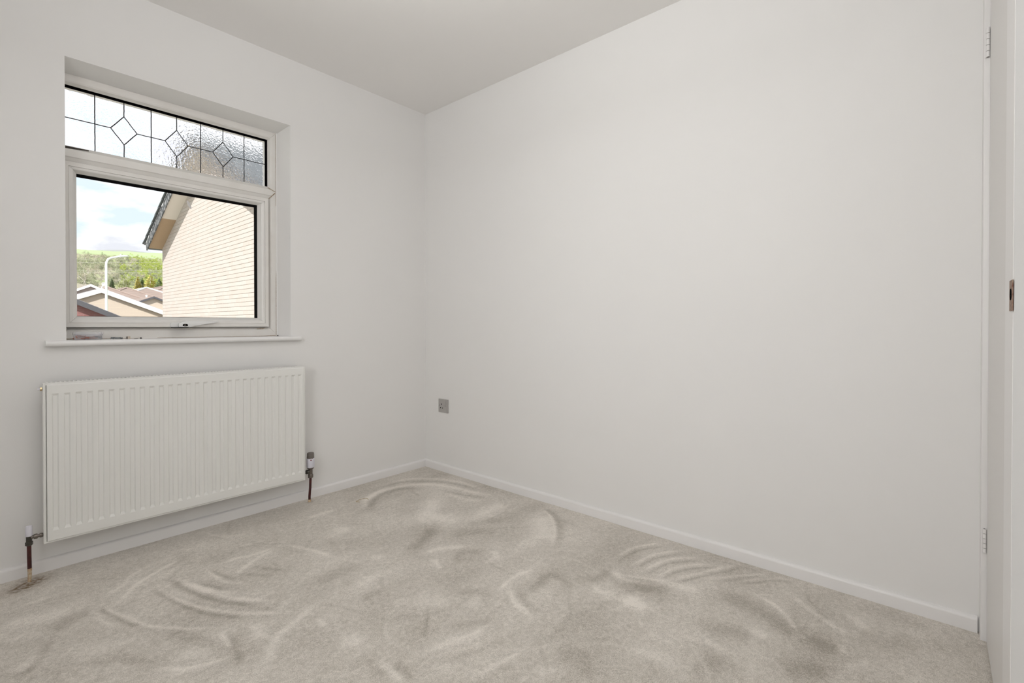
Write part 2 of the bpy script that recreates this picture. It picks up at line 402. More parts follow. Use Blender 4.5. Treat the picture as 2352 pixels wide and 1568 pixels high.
    (-0.5, 0.046, [-0.7,-2.132,-0.666,-2.213]),
    (-0.5, 0.056, [-0.312,-2.464,-0.212,-2.578,-0.149,-2.674]),
    (-0.4, 0.063, [-0.095,-2.419,-0.073,-2.531,-0.076,-2.635]),
]
CARPET_DARK, CARPET_LIGHT = (0.355, 0.322, 0.272), (0.85, 0.80, 0.735)

def make_carpet():
    step = 0.0062
    xs = np.arange(XF, 0 + 1e-6, step); ys = np.arange(-2.775, 0.0001, step)
    X, Y = np.meshgrid(xs, ys); n, k = X.shape
    pile = np.zeros_like(X); rg = np.random.default_rng(3)
    # short brushed arcs between the large sweeps
    ar = random.Random(17); small = []
    for i in range(420):
        cx, cy = ar.uniform(-2.3, 0.0), ar.uniform(-2.7, 0.0); R_ = ar.uniform(.18, .60); a0 = ar.uniform(0, 2 * PI); da = ar.uniform(.10, .34) / R_ * ar.choice((-1, 1))
        x0, y0 = cx + R_ * math.cos(a0), cy + R_ * math.sin(a0)
        fl = []
        for q in range(4):
            a = a0 + da * q / 3; fl += [cx + R_ * math.cos(a), cy + R_ * math.sin(a)]
        if all(-3.2 < fl[j] < -.01 and -2.74 < fl[j + 1] < -.02 for j in range(0, 8, 2)):
            small.append((ar.choice((-1, 1)) * ar.uniform(.12, .36), ar.uniform(.006, .012), fl))
    for inten, w, flat in STROKES + small:
        P = np.array(flat).reshape(-1, 2)
        # dense smooth path (Catmull-Rom)
        Q = np.vstack([2 * P[0] - P[1], P, 2 * P[-1] - P[-2]]); pts = []
        for i in range(1, len(Q) - 2):
            for t in np.linspace(0, 1, 16, endpoint=False):
                a, b, c, d = Q[i - 1], Q[i], Q[i + 1], Q[i + 2]
                pts.append(0.5 * (2 * b + (c - a) * t + (2 * a - 5 * b + 4 * c - d) * t * t + (3 * b - a - 3 * c + d) * t ** 3))
        pts.append(P[-1]); pts = np.array(pts)
        w = max(w * 0.85, 0.008); mg = 3.2 * w
        ix = np.where((xs > pts[:, 0].min() - mg) & (xs < pts[:, 0].max() + mg))[0]
        iy = np.where((ys > pts[:, 1].min() - mg) & (ys < pts[:, 1].max() + mg))[0]
        if len(ix) == 0 or len(iy) == 0: continue
        sl = np.ix_(iy, ix); sx, sy = X[sl], Y[sl]
        best = np.full(sx.shape, 1e9); par = np.zeros(sx.shape)
        for j, (a, b) in enumerate(pts):
            d2 = (sx - a) ** 2 + (sy - b) ** 2; mk = d2 < best
            best[mk] = d2[mk]; par[mk] = j / len(pts)
        fade = np.clip(np.minimum(par, 1 - par) * 6, 0.25, 1)
        pile[sl] += inten * fade * np.exp(-best / (2 * (w * 0.60) ** 2))
    # broad brushed mottling, drawn out along the sweep of the brush
    def smooth_noise(cell, sx, sy):
        gy, gx = int(n * step / (cell * sy)) + 3, int(k * step / (cell * sx)) + 3
        g = rg.normal(size=(gy, gx))
        fy, fx = np.linspace(0, gy - 2.01, n), np.linspace(0, gx - 2.01, k)
        iy, ix = fy.astype(int), fx.astype(int); ty, tx = (fy - iy)[:, None], (fx - ix)[None]
        ty, tx = ty * ty * (3 - 2 * ty), tx * tx * (3 - 2 * tx)
        G = lambda a, b: g[np.ix_(iy + a, ix + b)]
        return (G(0,0)*(1-ty)*(1-tx) + G(0,1)*(1-ty)*tx + G(1,0)*ty*(1-tx) + G(1,1)*ty*tx)
    mott = 0.42 * smooth_noise(0.20, 1.5, 1) + 0.34 * smooth_noise(0.09, 1.6, 0.9) + 0.20 * smooth_noise(0.035, 1.4, 0.8)
    pile = np.clip(0.5 + 0.36 * pile + 0.15 * mott, 0, 1)
    stain = np.zeros_like(X)
    for cx, cy, r, a in ((-1.939, -0.080, 0.040, 0.9), (-1.955, -0.110, 0.042, 0.8), (-1.905, -0.070, 0.045, 0.45), (-1.985, -0.120, 0.045, 0.45), (-0.852, -0.066, 0.017, 0.6)):
        stain += a * np.exp(-((X - cx) ** 2 + (Y - cy) ** 2) / (2 * (r * 0.6) ** 2))
    Z = 0.0016 * (pile - 0.5) + 0.0008 * mott
    v = np.stack([X, Y, Z], -1).reshape(-1, 3)
    idx = np.arange(n * k).reshape(n, k)
    q = np.stack([idx[:-1, :-1], idx[:-1, 1:], idx[1:, 1:], idx[1:, :-1]], -1).reshape(-1, 4)
    me = bpy.data.meshes.new('carpet'); me.vertices.add(len(v)); me.vertices.foreach_set('co', v.ravel())
    me.loops.add(q.size); me.loops.foreach_set('vertex_index', q.ravel().astype(np.int32))
    me.polygons.add(len(q)); me.polygons.foreach_set('loop_start', (np.arange(len(q)) * 4).astype(np.int32))
    me.update(); me.validate()
    me.polygons.foreach_set('use_smooth', np.ones(len(q), dtype=bool))
    for nm, arr in (('pile', pile), ('stain', np.clip(stain, 0, 1))):
        at = me.attributes.new(nm, 'FLOAT', 'POINT'); at.data.foreach_set('value', arr.ravel().astype(np.float32))
    m = bpy.data.materials.new('beige_carpet_pile'); m.use_nodes = True; t = m.node_tree; b = t.nodes['Principled BSDF']
    b.inputs['Roughness'].default_value = 0.95; b.inputs['Specular IOR Level'].default_value = 0.1
    b.inputs['Sheen Weight'].default_value = 0.15; b.inputs['Sheen Roughness'].default_value = 0.6
    co = t.nodes.new('ShaderNodeTexCoord')
    a1 = t.nodes.new('ShaderNodeAttribute'); a1.attribute_name = 'pile'
    a2 = t.nodes.new('ShaderNodeAttribute'); a2.attribute_name = 'stain'
    g = t.nodes.new('ShaderNodeTexNoise'); g.inputs['Scale'].default_value = 330; g.inputs['Detail'].default_value = 2.5; g.inputs['Roughness'].default_value = 0.7
    t.links.new(co.outputs['Object'], g.inputs['Vector'])
    # pile lean -> tone, plus grain
    gm = t.nodes.new('ShaderNodeMapRange'); gm.inputs['From Min'].default_value = 0.25; gm.inputs['From Max'].default_value = 0.75
    gm.inputs['To Min'].default_value = -0.42; gm.inputs['To Max'].default_value = 0.42
    t.links.new(g.outputs['Fac'], gm.inputs['Value'])
    g2 = t.nodes.new('ShaderNodeTexNoise'); g2.inputs['Scale'].default_value = 75; g2.inputs['Detail'].default_value = 3; g2.inputs['Distortion'].default_value = 0.8
    t.links.new(co.outputs['Object'], g2.inputs['Vector'])
    gm2 = t.nodes.new('ShaderNodeMapRange'); gm2.inputs['From Min'].default_value = 0.25; gm2.inputs['From Max'].default_value = 0.75
    gm2.inputs['To Min'].default_value = -0.20; gm2.inputs['To Max'].default_value = 0.20
    t.links.new(g2.outputs['Fac'], gm2.inputs['Value'])
    a0 = t.nodes.new('ShaderNodeMath'); a0.operation = 'ADD'; t.links.new(a1.outputs['Fac'], a0.inputs[0]); t.links.new(gm2.outputs['Result'], a0.inputs[1])
    ad = t.nodes.new('ShaderNodeMath'); ad.operation = 'ADD'; ad.use_clamp = True
    t.links.new(a0.outputs[0], ad.inputs[0]); t.links.new(gm.outputs['Result'], ad.inputs[1])
    mx = t.nodes.new('ShaderNodeMix'); mx.data_type = 'RGBA'
    mx.inputs['A'].default_value = (*CARPET_DARK, 1); mx.inputs['B'].default_value = (*CARPET_LIGHT, 1)
    t.links.new(ad.outputs[0], mx.inputs['Factor'])
    sn = t.nodes.new('ShaderNodeTexNoise'); sn.inputs['Scale'].default_value = 70; sn.inputs['Detail'].default_value = 4
    t.links.new(co.outputs['Object'], sn.inputs['Vector'])
    sm = t.nodes.new('ShaderNodeMapRange'); sm.inputs['From Min'].default_value = 0.22; sm.inputs['From Max'].default_value = 0.62
    t.links.new(sn.outputs['Fac'], sm.inputs['Value'])
    sx = t.nodes.new('ShaderNodeMath'); sx.operation = 'MULTIPLY'
    t.links.new(sm.outputs['Result'], sx.inputs[0]); t.links.new(a2.outputs['Fac'], sx.inputs[1])
    m2 = t.nodes.new('ShaderNodeMix'); m2.data_type = 'RGBA'; m2.inputs['B'].default_value = (0.15, 0.09, 0.035, 1)
    t.links.new(sx.outputs[0], m2.inputs['Factor']); t.links.new(mx.outputs['Result'], m2.inputs['A'])
    t.links.new(m2.outputs['Result'], b.inputs['Base Color'])
    bp = t.nodes.new('ShaderNodeBump'); bp.inputs['Strength'].default_value = 0.55; bp.inputs['Distance'].default_value = 0.004
    t.links.new(g.outputs['Fac'], bp.inputs['Height']); t.links.new(bp.outputs['Normal'], b.inputs['Normal'])
    me.materials.append(m)
    return link('carpet', me, floor, 'pale beige carpet brushed into curved marks')
make_carpet()

# ---- skirting boards: square-edged with a rounded top
def skirting(name, path_a, path_b, inward, label):
    a, b, n = Vector(path_a), Vector(path_b), Vector(inward)
    prof = [(0, -0.01), (0.0155, -0.01), (0.0155, 0.038), (0.0145, 0.0425), (0.0115, 0.0462), (0.007, 0.048), (0, 0.0485)]
    m = MB().loops([[a + n * d + Vector((0, 0, z)) for d, z in prof], [b + n * d + Vector((0, 0, z)) for d, z in prof]])
    o = m.build(name, M_gloss, smooth=True, kind='structure', angle=50); o['label'] = label
skirting('baseboard_left', (XF, 0, 0), (0, 0, 0), (0, -1, 0), 'low white skirting board under the window wall')
skirting('baseboard_right', (0, 0, 0), (0, YB + 0.004, 0), (-1, 0, 0), 'low white skirting board along the long plain wall')
skirting('baseboard_far', (XF, -2.7, 0), (XF, 0, 0), (1, 0, 0), 'white skirting board on the far wall')

# ---- the cupboard door beside the camera: frame post, leaf, hinges, latch jamb with a rusty keep
door = struct('door_1', (-0.4, YB, 0), 'white painted flush door hung beside the long wall')
m = MB(); m.box(-0.054, 0, -2.84, YB, -0.005, 2.04); m.box(XJ1, XJ0 - 0.004, -2.84, YB + 0.001, -0.005, 2.04); m.box(XJ0, -0.054, -2.84, YB, 1.985, 2.04)
m.build('door_frame', M_gloss, door, bevel=0.002)
MB().box(XJ0 - 0.001, -0.056, -2.790, -2.7545, 0.006, 1.982).build('door_leaf', M_door, door, bevel=0.0015)
def hinge(z0, z1):
    h = MB().box(-0.0555, -0.0543, -2.7535, YB - 0.001, z0, z1).build('hinge', M_gloss, door, label='painted butt hinge')
    for i in range(5):
        a = z0 + (z1 - z0) * i / 5
        MB().lathe([(0.0045, a + 0.0007), (0.0045, a + (z1 - z0) / 5 - 0.0007)], (-0.0585, -2.7490, 0), n=12).build('hinge_knuckle', M_gloss, h, smooth=True)
    MB().lathe([(0.0028, z0), (0.0028, z1)], (-0.0585, -2.7490, 0), n=8).build('hinge_pin', M_darkmetal, h)
hinge(1.775, 1.865); hinge(0.272, 0.346)
keep = MB().box(-0.865, -0.820, YB + 0.001, YB + 0.0026, 0.992, 1.048).build('latch_keep', M_rust, door, label='bare rusty latch keep')
MB().lathe([(0.0105, 0), (0.0105, 0.0008)], (-0.846, YB + 0.0026, 1.022), 'y', 16).build('latch_hole', M_dark, keep)

# ================================================================== THE WINDOW
win = struct('window_1', (-1.4, YF, OZ0), 'white plastic window with a leaded top light over a clear opening pane')
def mitred(names, m, parent, x0, x1, z0, z1, prof, gap=0.0004, smooth=False):
    """four mitred lengths of one profile round a rectangle; prof: (inset, y) going from the outer edge to the inner edge and back"""
    def corner(i, y, c):
        return (x0 + i if c in (0, 3) else x1 - i, y, z0 + i if c in (0, 1) else z1 - i)
    res = []
    for s in range(4):
        a, b = s, (s + 1) % 4
        sh = (Vector(corner(0, 0, b)) - Vector(corner(0, 0, a))).normalized() * gap
        l0 = [Vector(corner(i, y, a)) + sh for i, y in prof]; l1 = [Vector(corner(i, y, b)) - sh for i, y in prof]
        res.append(MB().loops([l0, l1]).build(names, m, parent, smooth))
    return res
# outer frame, welded, with the transom between top light and opening sash
GX0, GX1 = -1.8185, -0.9966           # glass edges of the top light
m = MB()
TZ0, TZ1 = 1.7185, 1.9735            # top light glass
SX0, SX1, SZ0, SZ1 = -1.8265, -1.0035, 0.9545, 1.6475   # sash, outer
FW = FX1 - .006 - GX1
mitred('window_frame', M_upvc, win, GX0 - FW, FX1 - .006, SZ0 - .0008 - FW, TZ1 + FW, [(0, YF), (0.024, YF - 0.0), (0.030, YF + 0.002), (FX1 - .006 - GX1, YF + 0.016), (FX1 - .006 - GX1, 0.175), (0, 0.175)])
MB().loops([[(FX0 + 0.012 if k else FX1 - .03, y, z) for y, z in ((YF - .001, TZ0 - 0.016), (YF + 0.014, TZ0), (0.175, TZ0), (0.175, SZ1 - .004), (YF + .012, SZ1 - .004), (YF + .010, SZ1 + .001), (YF + 0.002, SZ1 + 0.020), (YF - .002, SZ1 + 0.024))] for k in (0, 1)]).build('transom', M_upvc, win)
MB().box(FX0, FX1 - .0062, YF + .0005, .175, 0.9040, SZ0 - .0009 - FW).build('sill_packer', M_upvc, win)
MB().box(FX0, FX1, YF + .002, .175, TZ1 + FW, FZ1).build('head_packer', M_upvc, win)
# silicone bead between frame and reveal
MB().box(FX1 - .0064, FX1, YF - .003, YF + .012, 0.904, FZ1).build('sealant_bead', M_wall, win)
# opening sash: four welded lengths with slanting glazing beads
BX0, BX1, BZ0, BZ1 = SX0 + .020, SX1 - .020, SZ0 + .022, SZ1 - .016    # outer edge of the beads
QX0, QX1, QZ0, QZ1 = -1.7795, -1.0520, 1.0020, 1.6065                # edge of the clear glass
mitred('sash_rail', M_upvc, win, SX0, SX1, SZ0, SZ1, [(0.001, 0.084), (0.0022, 0.0815), (0.019, 0.0815), (0.0195, 0.083), (0.0195, 0.150), (0.001, 0.150)], gap=0.0001)
def bead_ring(outer, inner, y0, y1, m, parent):
    (ox0, ox1, oz0, oz1), (ix0, ix1, iz0, iz1) = outer, inner
    O = [(ox0, oz0), (ox1, oz0), (ox1, oz1), (ox0, oz1)]; I = [(ix0, iz0), (ix1, iz0), (ix1, iz1), (ix0, iz1)]
    for s in range(4):
        a, b = s, (s + 1) % 4
        def sect(k, sg):
            o, i = Vector((O[k][0], 0, O[k][1])), Vector((I[k][0], 0, I[k][1]))
            d = Vector((O[b][0] - O[a][0], 0, O[b][1] - O[a][1])).normalized() * 0.0005 * sg
            p = [(0, y0 + .001), (0.06, y0), (0.42, y0 + .0015), (0.55, y0 + .004), (1, y1), (1, y1 + .0015), (0, y1 + .0015)]
            return [o.lerp(i, t) + d + Vector((0, y, 0)) for t, y in p]
        MB().loops([sect(a, 1), sect(b, -1)]).build('glazing_bead', m, parent)
bead_ring((SX0 + .0198, SX1 - .0198, SZ0 + .0198, SZ1 - .0198), (QX0, QX1, QZ0, QZ1), 0.0835, 0.110, M_bead, win)
def tunnel(x0, x1, z0, z1, y0, y1, inset, nm, mt):
    m = MB()
    m.loops([rect(x0 + i, x1 - i, z0 + i, z1 - i, y) for i, y in ((0, y0), (0, y1), (inset, y1), (inset, y1 + .003), (-0.004, y1 + .003), (-0.004, y0), (0, y0))], cap0=False, cap1=False)
    return m.build(nm, mt, win)
YC = 0.150
tunnel(QX0, QX1, QZ0, QZ1, 0.1116, YC - .0035, 0.0018, 'glazing_gasket', M_black)
MB().box(QX0, QX1, YC - .0060, YC - .0038, QZ1 - .0068, QZ1).build('top_gasket_shade', M_gasket_shade, win)  # dark bar paints the outer frame's shaded underside along with the gasket
MB().box(QX0 - .003, QX1 + .003, YC, YC + .0035, QZ0 - .003, QZ1 + .003).build('clear_pane', M_clear, win, label='clear glass pane of the opening sash')
# rebate behind the sash, closing the gap to the outer frame
m = MB()
m.loops([rect(SX0 + i, SX1 - i, SZ0 + i, SZ1 - i, y) for i, y in ((-.006, .150), (.012, .150), (.012, .172), (-.006, .172), (-.006, .150))], cap0=False, cap1=False)
m.build('frame_rebate', M_upvc, win)
# ---- top light: lead lines and rippled panes
YG = 0.138
tunnel(GX0, GX1, TZ0, TZ1, 0.1160, YG - .0032, 0.0050, 'glazing_gasket', M_black)
PX0, PX1, PZ0, PZ1 = -1.8153, -1.0010, TZ0 + .003, TZ1 - .003
NC = 8; CW = (PX1 + .0039 - PX0) / NC * 0.9955; ZM = 1.8437; DW, DH = 0.0478, 0.0633
xc = [PX0 + i * .1013 for i in range(NC)] + [PX1 + .003]; DIA = (2, 4, 6); TZ0, TZ1 = PZ0, PZ1
def pane(poly):
    c = sum((Vector((x, 0, z)) for x, z in poly), Vector()) / len(poly)
    MB().prism([(x, YG, z) for x, z in poly], (0, 0.005, 0)).build('rippled_pane', M_obscure, win)
for i in range(NC):
    l, r = xc[i], xc[i + 1]
    for top in (0, 1):
        ze = TZ1 if top else TZ0; sg = 1 if top else -1
        p = [(l, ze), (r, ze)]
        if i + 1 in DIA: p += [(r, ZM + sg * DH), (r - DW, ZM)]
        else: p += [(r, ZM)]
        if i in DIA: p += [(l + DW, ZM), (l, ZM + sg * DH)]
        else: p += [(l, ZM)]
        pane(p)
for i in DIA: pane([(xc[i], ZM - DH), (xc[i] + DW, ZM), (xc[i], ZM + DH), (xc[i] - DW, ZM)])
def came(p, q):
    p, q = Vector((p[0], 0, p[1])), Vector((q[0], 0, q[1])); d = (q - p).normalized(); w = Vector((-d.z, 0, d.x)) * 0.0020
    off = Vector((0, YG - .0016, 0)); ls = []
    n = max(3, int((q - p).length / 0.012)); r = random.Random(int(p.x * 999 + p.z * 777))
    for k in range(n + 1):
        c = p.lerp(q, k / n) + Vector((r.uniform(-1, 1), 0, r.uniform(-1, 1))) * 0.0005
        ls.append([c - w + off + Vector((0, .0014, 0)), c - w * .6 + off, c + w * .6 + off, c + w + off + Vector((0, .0014, 0))])
    MB().loops(ls).build('lead_strip', M_lead, win)
for i in range(1, NC):
    if i in DIA:
        came((xc[i], TZ0), (xc[i], ZM - DH)); came((xc[i], ZM + DH), (xc[i], TZ1))
        V = [(xc[i], ZM - DH), (xc[i] + DW, ZM), (xc[i], ZM + DH), (xc[i] - DW, ZM)]
        for k in range(4): came(V[k], V[(k + 1) % 4])
    else: came((xc[i], TZ0), (xc[i], TZ1))
for i in range(NC):
    came((xc[i] + (DW if i in DIA else 0), ZM), (xc[i + 1] - (DW if i + 1 in DIA else 0), ZM))
# ---- sash handle with its key lock
MB().loops([[(x, y, z) for x, z in ((-1.455, .957), (-1.449, .9545), (-1.405, .9545), (-1.405, .9760), (-1.449, .9760), (-1.455, .972))] for y in (0.0815, 0.0765)]).build('handle_plate', M_handle, win, bevel=0.0015)
lev = MB().loops([[(x, y, z) for x, z in pts] for y, pts in (
    (0.0765, ((-1.424, .956), (-1.372, .9555), (-1.360, .960), (-1.2545, .9795), (-1.2545, .9835), (-1.395, .9855), (-1.424, .972))),
    (0.0640, ((-1.424, .956), (-1.372, .9555), (-1.360, .960), (-1.2545, .9795), (-1.2545, .9835), (-1.395, .9855), (-1.424, .972))))]).build('handle_lever', M_handle, win, bevel=0.003, smooth=True, label='white window handle with a black key lock')
def oval(rx, rz, cx, cz, y0, y1): return MB().loops([[(cx + rx * math.cos(2*PI*k/20), y, cz + rz * math.sin(2*PI*k/20)) for k in range(20)] for y in (y0, y1)])
oval(0.0115, 0.0060, -1.3975, 0.9645, 0.0642, 0.0632).build('lock_surround', M_black, lev)
oval(0.0040, 0.0037, -1.3985, 0.9645, 0.0632, 0.0624).build('lock_barrel', M_steel, lev)
MB().box(-1.4005, -1.3965, 0.0620, 0.0625, 0.9640, 0.9650).build('key_slot', M_dark, lev)
MB().box(-1.451, -1.384, 0.0645, 0.0812, 0.9515, 0.9542).build('handle_spindle', M_black, win)
M_faint = mat('faint_handle_shade', (0.62, 0.58, 0.53), 0.8)
# ---- grime in the joints, and painted shade below the handle
def streak(pts, y, m=M_dirt): MB().prism([(x, y, z) for x, z in pts], (0, -0.0004, 0)).build('grime_shade_mark', m, win)
streak([(-1.834, .9065), (-1.828, .9065), (-1.812, .945), (-1.822, .957), (-1.834, .953)], YF)
streak([(-1.830, .9048), (-1.700, .9048), (-1.560, .9052), (-1.56, .9062), (-1.72, .9068), (-1.80, .9085), (-1.830, .909)], YF - .0002)
streak([(-1.50, .9048), (-1.02, .9048), (-0.962, .906), (-0.962, .9095), (-1.03, .9068), (-1.5, .9060)], YF - .0002)
streak([(-1.405, .9485), (-1.35, .9480), (-1.345, .9500), (-1.37, .9515), (-1.405, .9510)], YF - .0002, M_faint)  # faint strip painting the slight shade below the handle
streak([(-1.06, .942), (-1.03, .944), (-1.012, .9505), (-1.06, .946)], YF - .0002)
streak([(-.9600, .9075), (-.9560, .9075), (-.9560, 1.30), (-.9600, 1.22)], YF - .0006)
streak([(-.9598, 1.62), (-.9575, 1.62), (-.9575, 2.006), (-.9598, 2.006)], YF - .0006)
streak([(-1.835, 1.700), (-1.79, 1.705), (-1.74, 1.7085), (-1.74, 1.7125), (-1.835, 1.7125)], YF - .0003, M_darkgrime)
MB().prism([(-.9570, .092, .9045), (-.9490, .092, .9050), (-.9480, .092, .9080), (-.9520, .092, .9070), (-.9545, .092, .9095), (-.9570, .092, .9065)], (0, .006, 0)).build('grime_shade_mark', M_darkgrime, win)
streak([(-1.002, 1.6475), (-.9640, 1.690), (-.9620, 1.684), (-.9990, 1.6455)], YF - .0015)
streak([(-1.002, 1.7125), (-.962, 1.6965), (-.9625, 1.6930), (-1.002, 1.7070)], YF - .0015)
# sticker remains on the clear glass
oval(0.0065, 0.0230, 0, 0, -.0002, .0002)
sm = MB(); c0 = (-1.3560, 1.559)
sm.loops([[(c0[0] + 0.0055 * math.cos(a) * math.cos(.42) + 0.0215 * math.sin(a) * math.sin(.42) * 0 - 0.0215 * math.sin(a) * math.sin(.40), y, c0[1] + 0.0215 * math.sin(a) * math.cos(.40) + 0.0055 * math.cos(a) * math.sin(.40)) for a in [2*PI*k/18 for k in range(18)]] for y in (YC - .0002, YC - .0006)])
M_sticker = mat('sticker_remains', (0.72, 0.70, 0.69), 0.7)
sm.build('sticker_residue', M_sticker, win)
# ---- window board
sill = struct('trim_1', (-1.38, 0, .88), 'white window board with a rounded nose under the window')
MB().box(OX0 + .0005, OX1 - .0005, 0.0, YF + .004, 0.8845, 0.9042).build('board', M_sill, sill)
prof = [(0.0, 0.881)] + [(-0.020 - 0.0112 * math.sin(a), 0.8922 - 0.0118 * math.cos(a)) for a in [PI * k / 12 for k in range(13)]] + [(0.0, 0.9042)]
MB().loops([[(x, y, z) for y, z in prof] for x in (-1.889, -0.8785)]).build('nosing', M_sill, sill, smooth=True, angle=50)

# ================================================================== RADIATOR
RX0, RX1, RZ0, RZ1 = -1.9035, -0.8905, 0.1345, 0.7435
rad = thing('radiator', (-1.397, 0, 0.44), 'wide white ribbed panel radiator mounted below the window', 'radiator')
ribs = [-1.8695 + (1.8695 - 0.9222) * i / 28 for i in range(29)]
yF, yR = -0.100, -0.0950; CZ0, CZ1, ez = 0.180, 0.7035, 0.011; hw, hb = 0.0095, 0.0055
px0, px1, pz0, pz1 = RX0 + .0125, RX1 - .0105, RZ0 + .010, RZ1 - .0085
m = MB(); xs = [px0]
for r in ribs: xs += [r - hw, r + hw]
xs.append(px1); zs = [pz0, CZ0, CZ1, pz1]
grid = [[len(m.v) + j * len(xs) + i for i in range(len(xs))] for j in range(4)]
m.v += [(x, yF, z) for z in zs for x in xs]
for j in range(3):
    for i in range(len(xs) - 1):
        a, b, c, d = grid[j][i], grid[j][i + 1], grid[j + 1][i + 1], grid[j + 1][i]
        if j == 1 and i % 2 == 1:
            xm = (xs[i] + xs[i + 1]) / 2; k = len(m.v)
            m.v += [(xm - hb, yR, CZ0 + ez), (xm + hb, yR, CZ0 + ez), (xm + hb, yR, CZ1 - ez * .75), (xm - hb, yR, CZ1 - ez * .75)]
            m.f += [(a, b, k + 1, k), (b, c, k + 2, k + 1), (c, d, k + 3, k + 2), (d, a, k, k + 3), (k, k + 1, k + 2, k + 3)]
        else: m.f.append((a, b, c, d))
# rounded edge back to the flange
edge = lambda i, y: [(px0 - i, y, pz0 - i), (px1 + i, y, pz0 - i), (px1 + i, y, pz1 + i), (px0 - i, y, pz1 + i)]
m.loops([edge(0, yF), edge(0.0022, yF + .0012), edge(0.003, yF + .010)], cap0=False, cap1=False)
me = m.mesh('front_panel'); me.materials.append(M_rad); link('front_panel', me, rad)
m = MB(); m.loops([rect(RX0 + i, RX1 - i, RZ0 + i, RZ1 - i, y) for i, y in ((0.02, -.0880), (0.0086, -.0880), (0.0078, -.0940), (0.0015, -.0950), (0, -.0930), (0, -.0745), (0.0015, -.0735), (0.02, -.0735))], cap0=True, cap1=True)
m.build('rim', M_rad, rad)
m = MB()
for i in range(58): # convector fins behind the panel
    x = RX0 + .022 + i * (RX1 - RX0 - .044) / 57; m.box(x - .0004, x + .0004, -0.0735, -0.036, RZ0 + .03, RZ1 - .012)
m.build('convector_fins', M_rad, rad, kind='stuff')
m = MB(); NS = 76; gx0, gx1 = RX0 + .012, RX1 - .012; p = (gx1 - gx0) / NS   # slotted top grille: bars between slots
m.box(gx0, gx1, -.0745, -.068, RZ1 - .003, RZ1 + .0005); m.box(gx0, gx1, -.035, -.029, RZ1 - .003, RZ1 + .0005)
for i in range(NS): m.box(gx0 + i * p, gx0 + i * p + p * .42, -.068, -.035, RZ1 - .0030, RZ1 + .0003)
m.build('top_grille', M_rad, rad)
MB().box(gx0 + .004, gx1 - .004, -.0700, -.0335, RZ1 - .012, RZ1 - .0022).build('slot_shade', M_dark, rad)  # near-black box painting the shade inside the grille slots
for x in (RX0 + .15, RX1 - .15): MB().box(x - .014, x + .014, -.0735, -.0005, RZ0 + .05, RZ1 - .05).build('wall_bracket', M_rad, rad)
bv = MB().lathe([(0.0075, RX0 - .0005), (0.0075, RX0 - .0065)], (0, -.081, .7225), 'x', 6).build('bleed_valve', M_brass, rad, label='small brass bleed valve')
MB().lathe([(0.0042, RX0 - .0065), (0.0042, RX0 - .0130)], (0, -.081, .7225), 'x', 10).build('bleed_pin', M_lilac, bv)
MB().lathe([(0.0065, RX1 + .0002), (0.0065, RX1 + .003)], (0, -.081, .7225), 'x', 6).build('blanking_plug', M_rad, rad)

# ---- valve and pipe, right-hand end
vx, vy = -0.8462, -0.062
v = thing('radiator_valve', (vx, vy, 0), 'brown capped radiator valve with a white sleeve standing on a dark red pipe', 'valve')
MB().tube([(vx - .0065, vy, -.005), (vx - .0062, vy, .03), (vx - .002, vy, .08), (vx, vy, .14)], 0.0066, 12).build('pipe', M_pipe, v, smooth=True)
MB().lathe([(.0074, -.004), (.0074, .012), (.0069, .013)], (vx - .0065, vy, 0), n=12).build('pipe_foot', M_pipefoot, v, smooth=True, label='pale rusty foot of the pipe')
MB().lathe([(.0125, .131), (.0142, .133), (.0142, .148), (.0125, .150)], (vx, vy, 0), n=8).build('compression_nut', M_steel, v)
MB().lathe([(.0095, .148), (.0105, .152), (.0110, .178), (.0165, .181), (.0178, .187), (.0178, .194)], (vx, vy, 0), n=20).build('valve_body', M_steel, v, smooth=True)
MB().lathe([(.0075, vx - .004), (.0075, vx - .013), (.0115, vx - .0135), (.0115, vx - .024), (.0082, vx - .0245), (.0082, RX1 - .001)], (0, vy, .1655), 'x', 14).build('union_tail', M_darkmetal, v, smooth=True)
MB().lathe([(.0195, .188), (.0203, .190), (.0203, .236), (.0195, .238), (.0150, .238)], (vx, vy, 0), n=24).build('white_sleeve', M_lilac, v, smooth=True)
MB().lathe([(.0185, .233), (.0190, .240), (.0182, .262), (.0170, .2665), (.0120, .2685), (.0, .269)], (vx, vy, 0), n=24).build('cap', M_cap, v, smooth=True)
ind = MB(); R = .02055
def on_sleeve(a, z, r=R): return (vx + r * math.cos(a), vy + r * math.sin(a), z)
a0 = math.atan2(-2.5749, -1.269) + 0.12
ind.loops([[on_sleeve(a0 - .55, .2385, r), on_sleeve(a0 - .16, .2330, r), on_sleeve(a0 - .12, .2270, r), on_sleeve(a0 + .12, .2270, r), on_sleeve(a0 + .16, .2330, r), on_sleeve(a0 + .55, .2385, r)] for r in (R - .0012, R)])
ind.build('setting_mark', M_redmark, v)

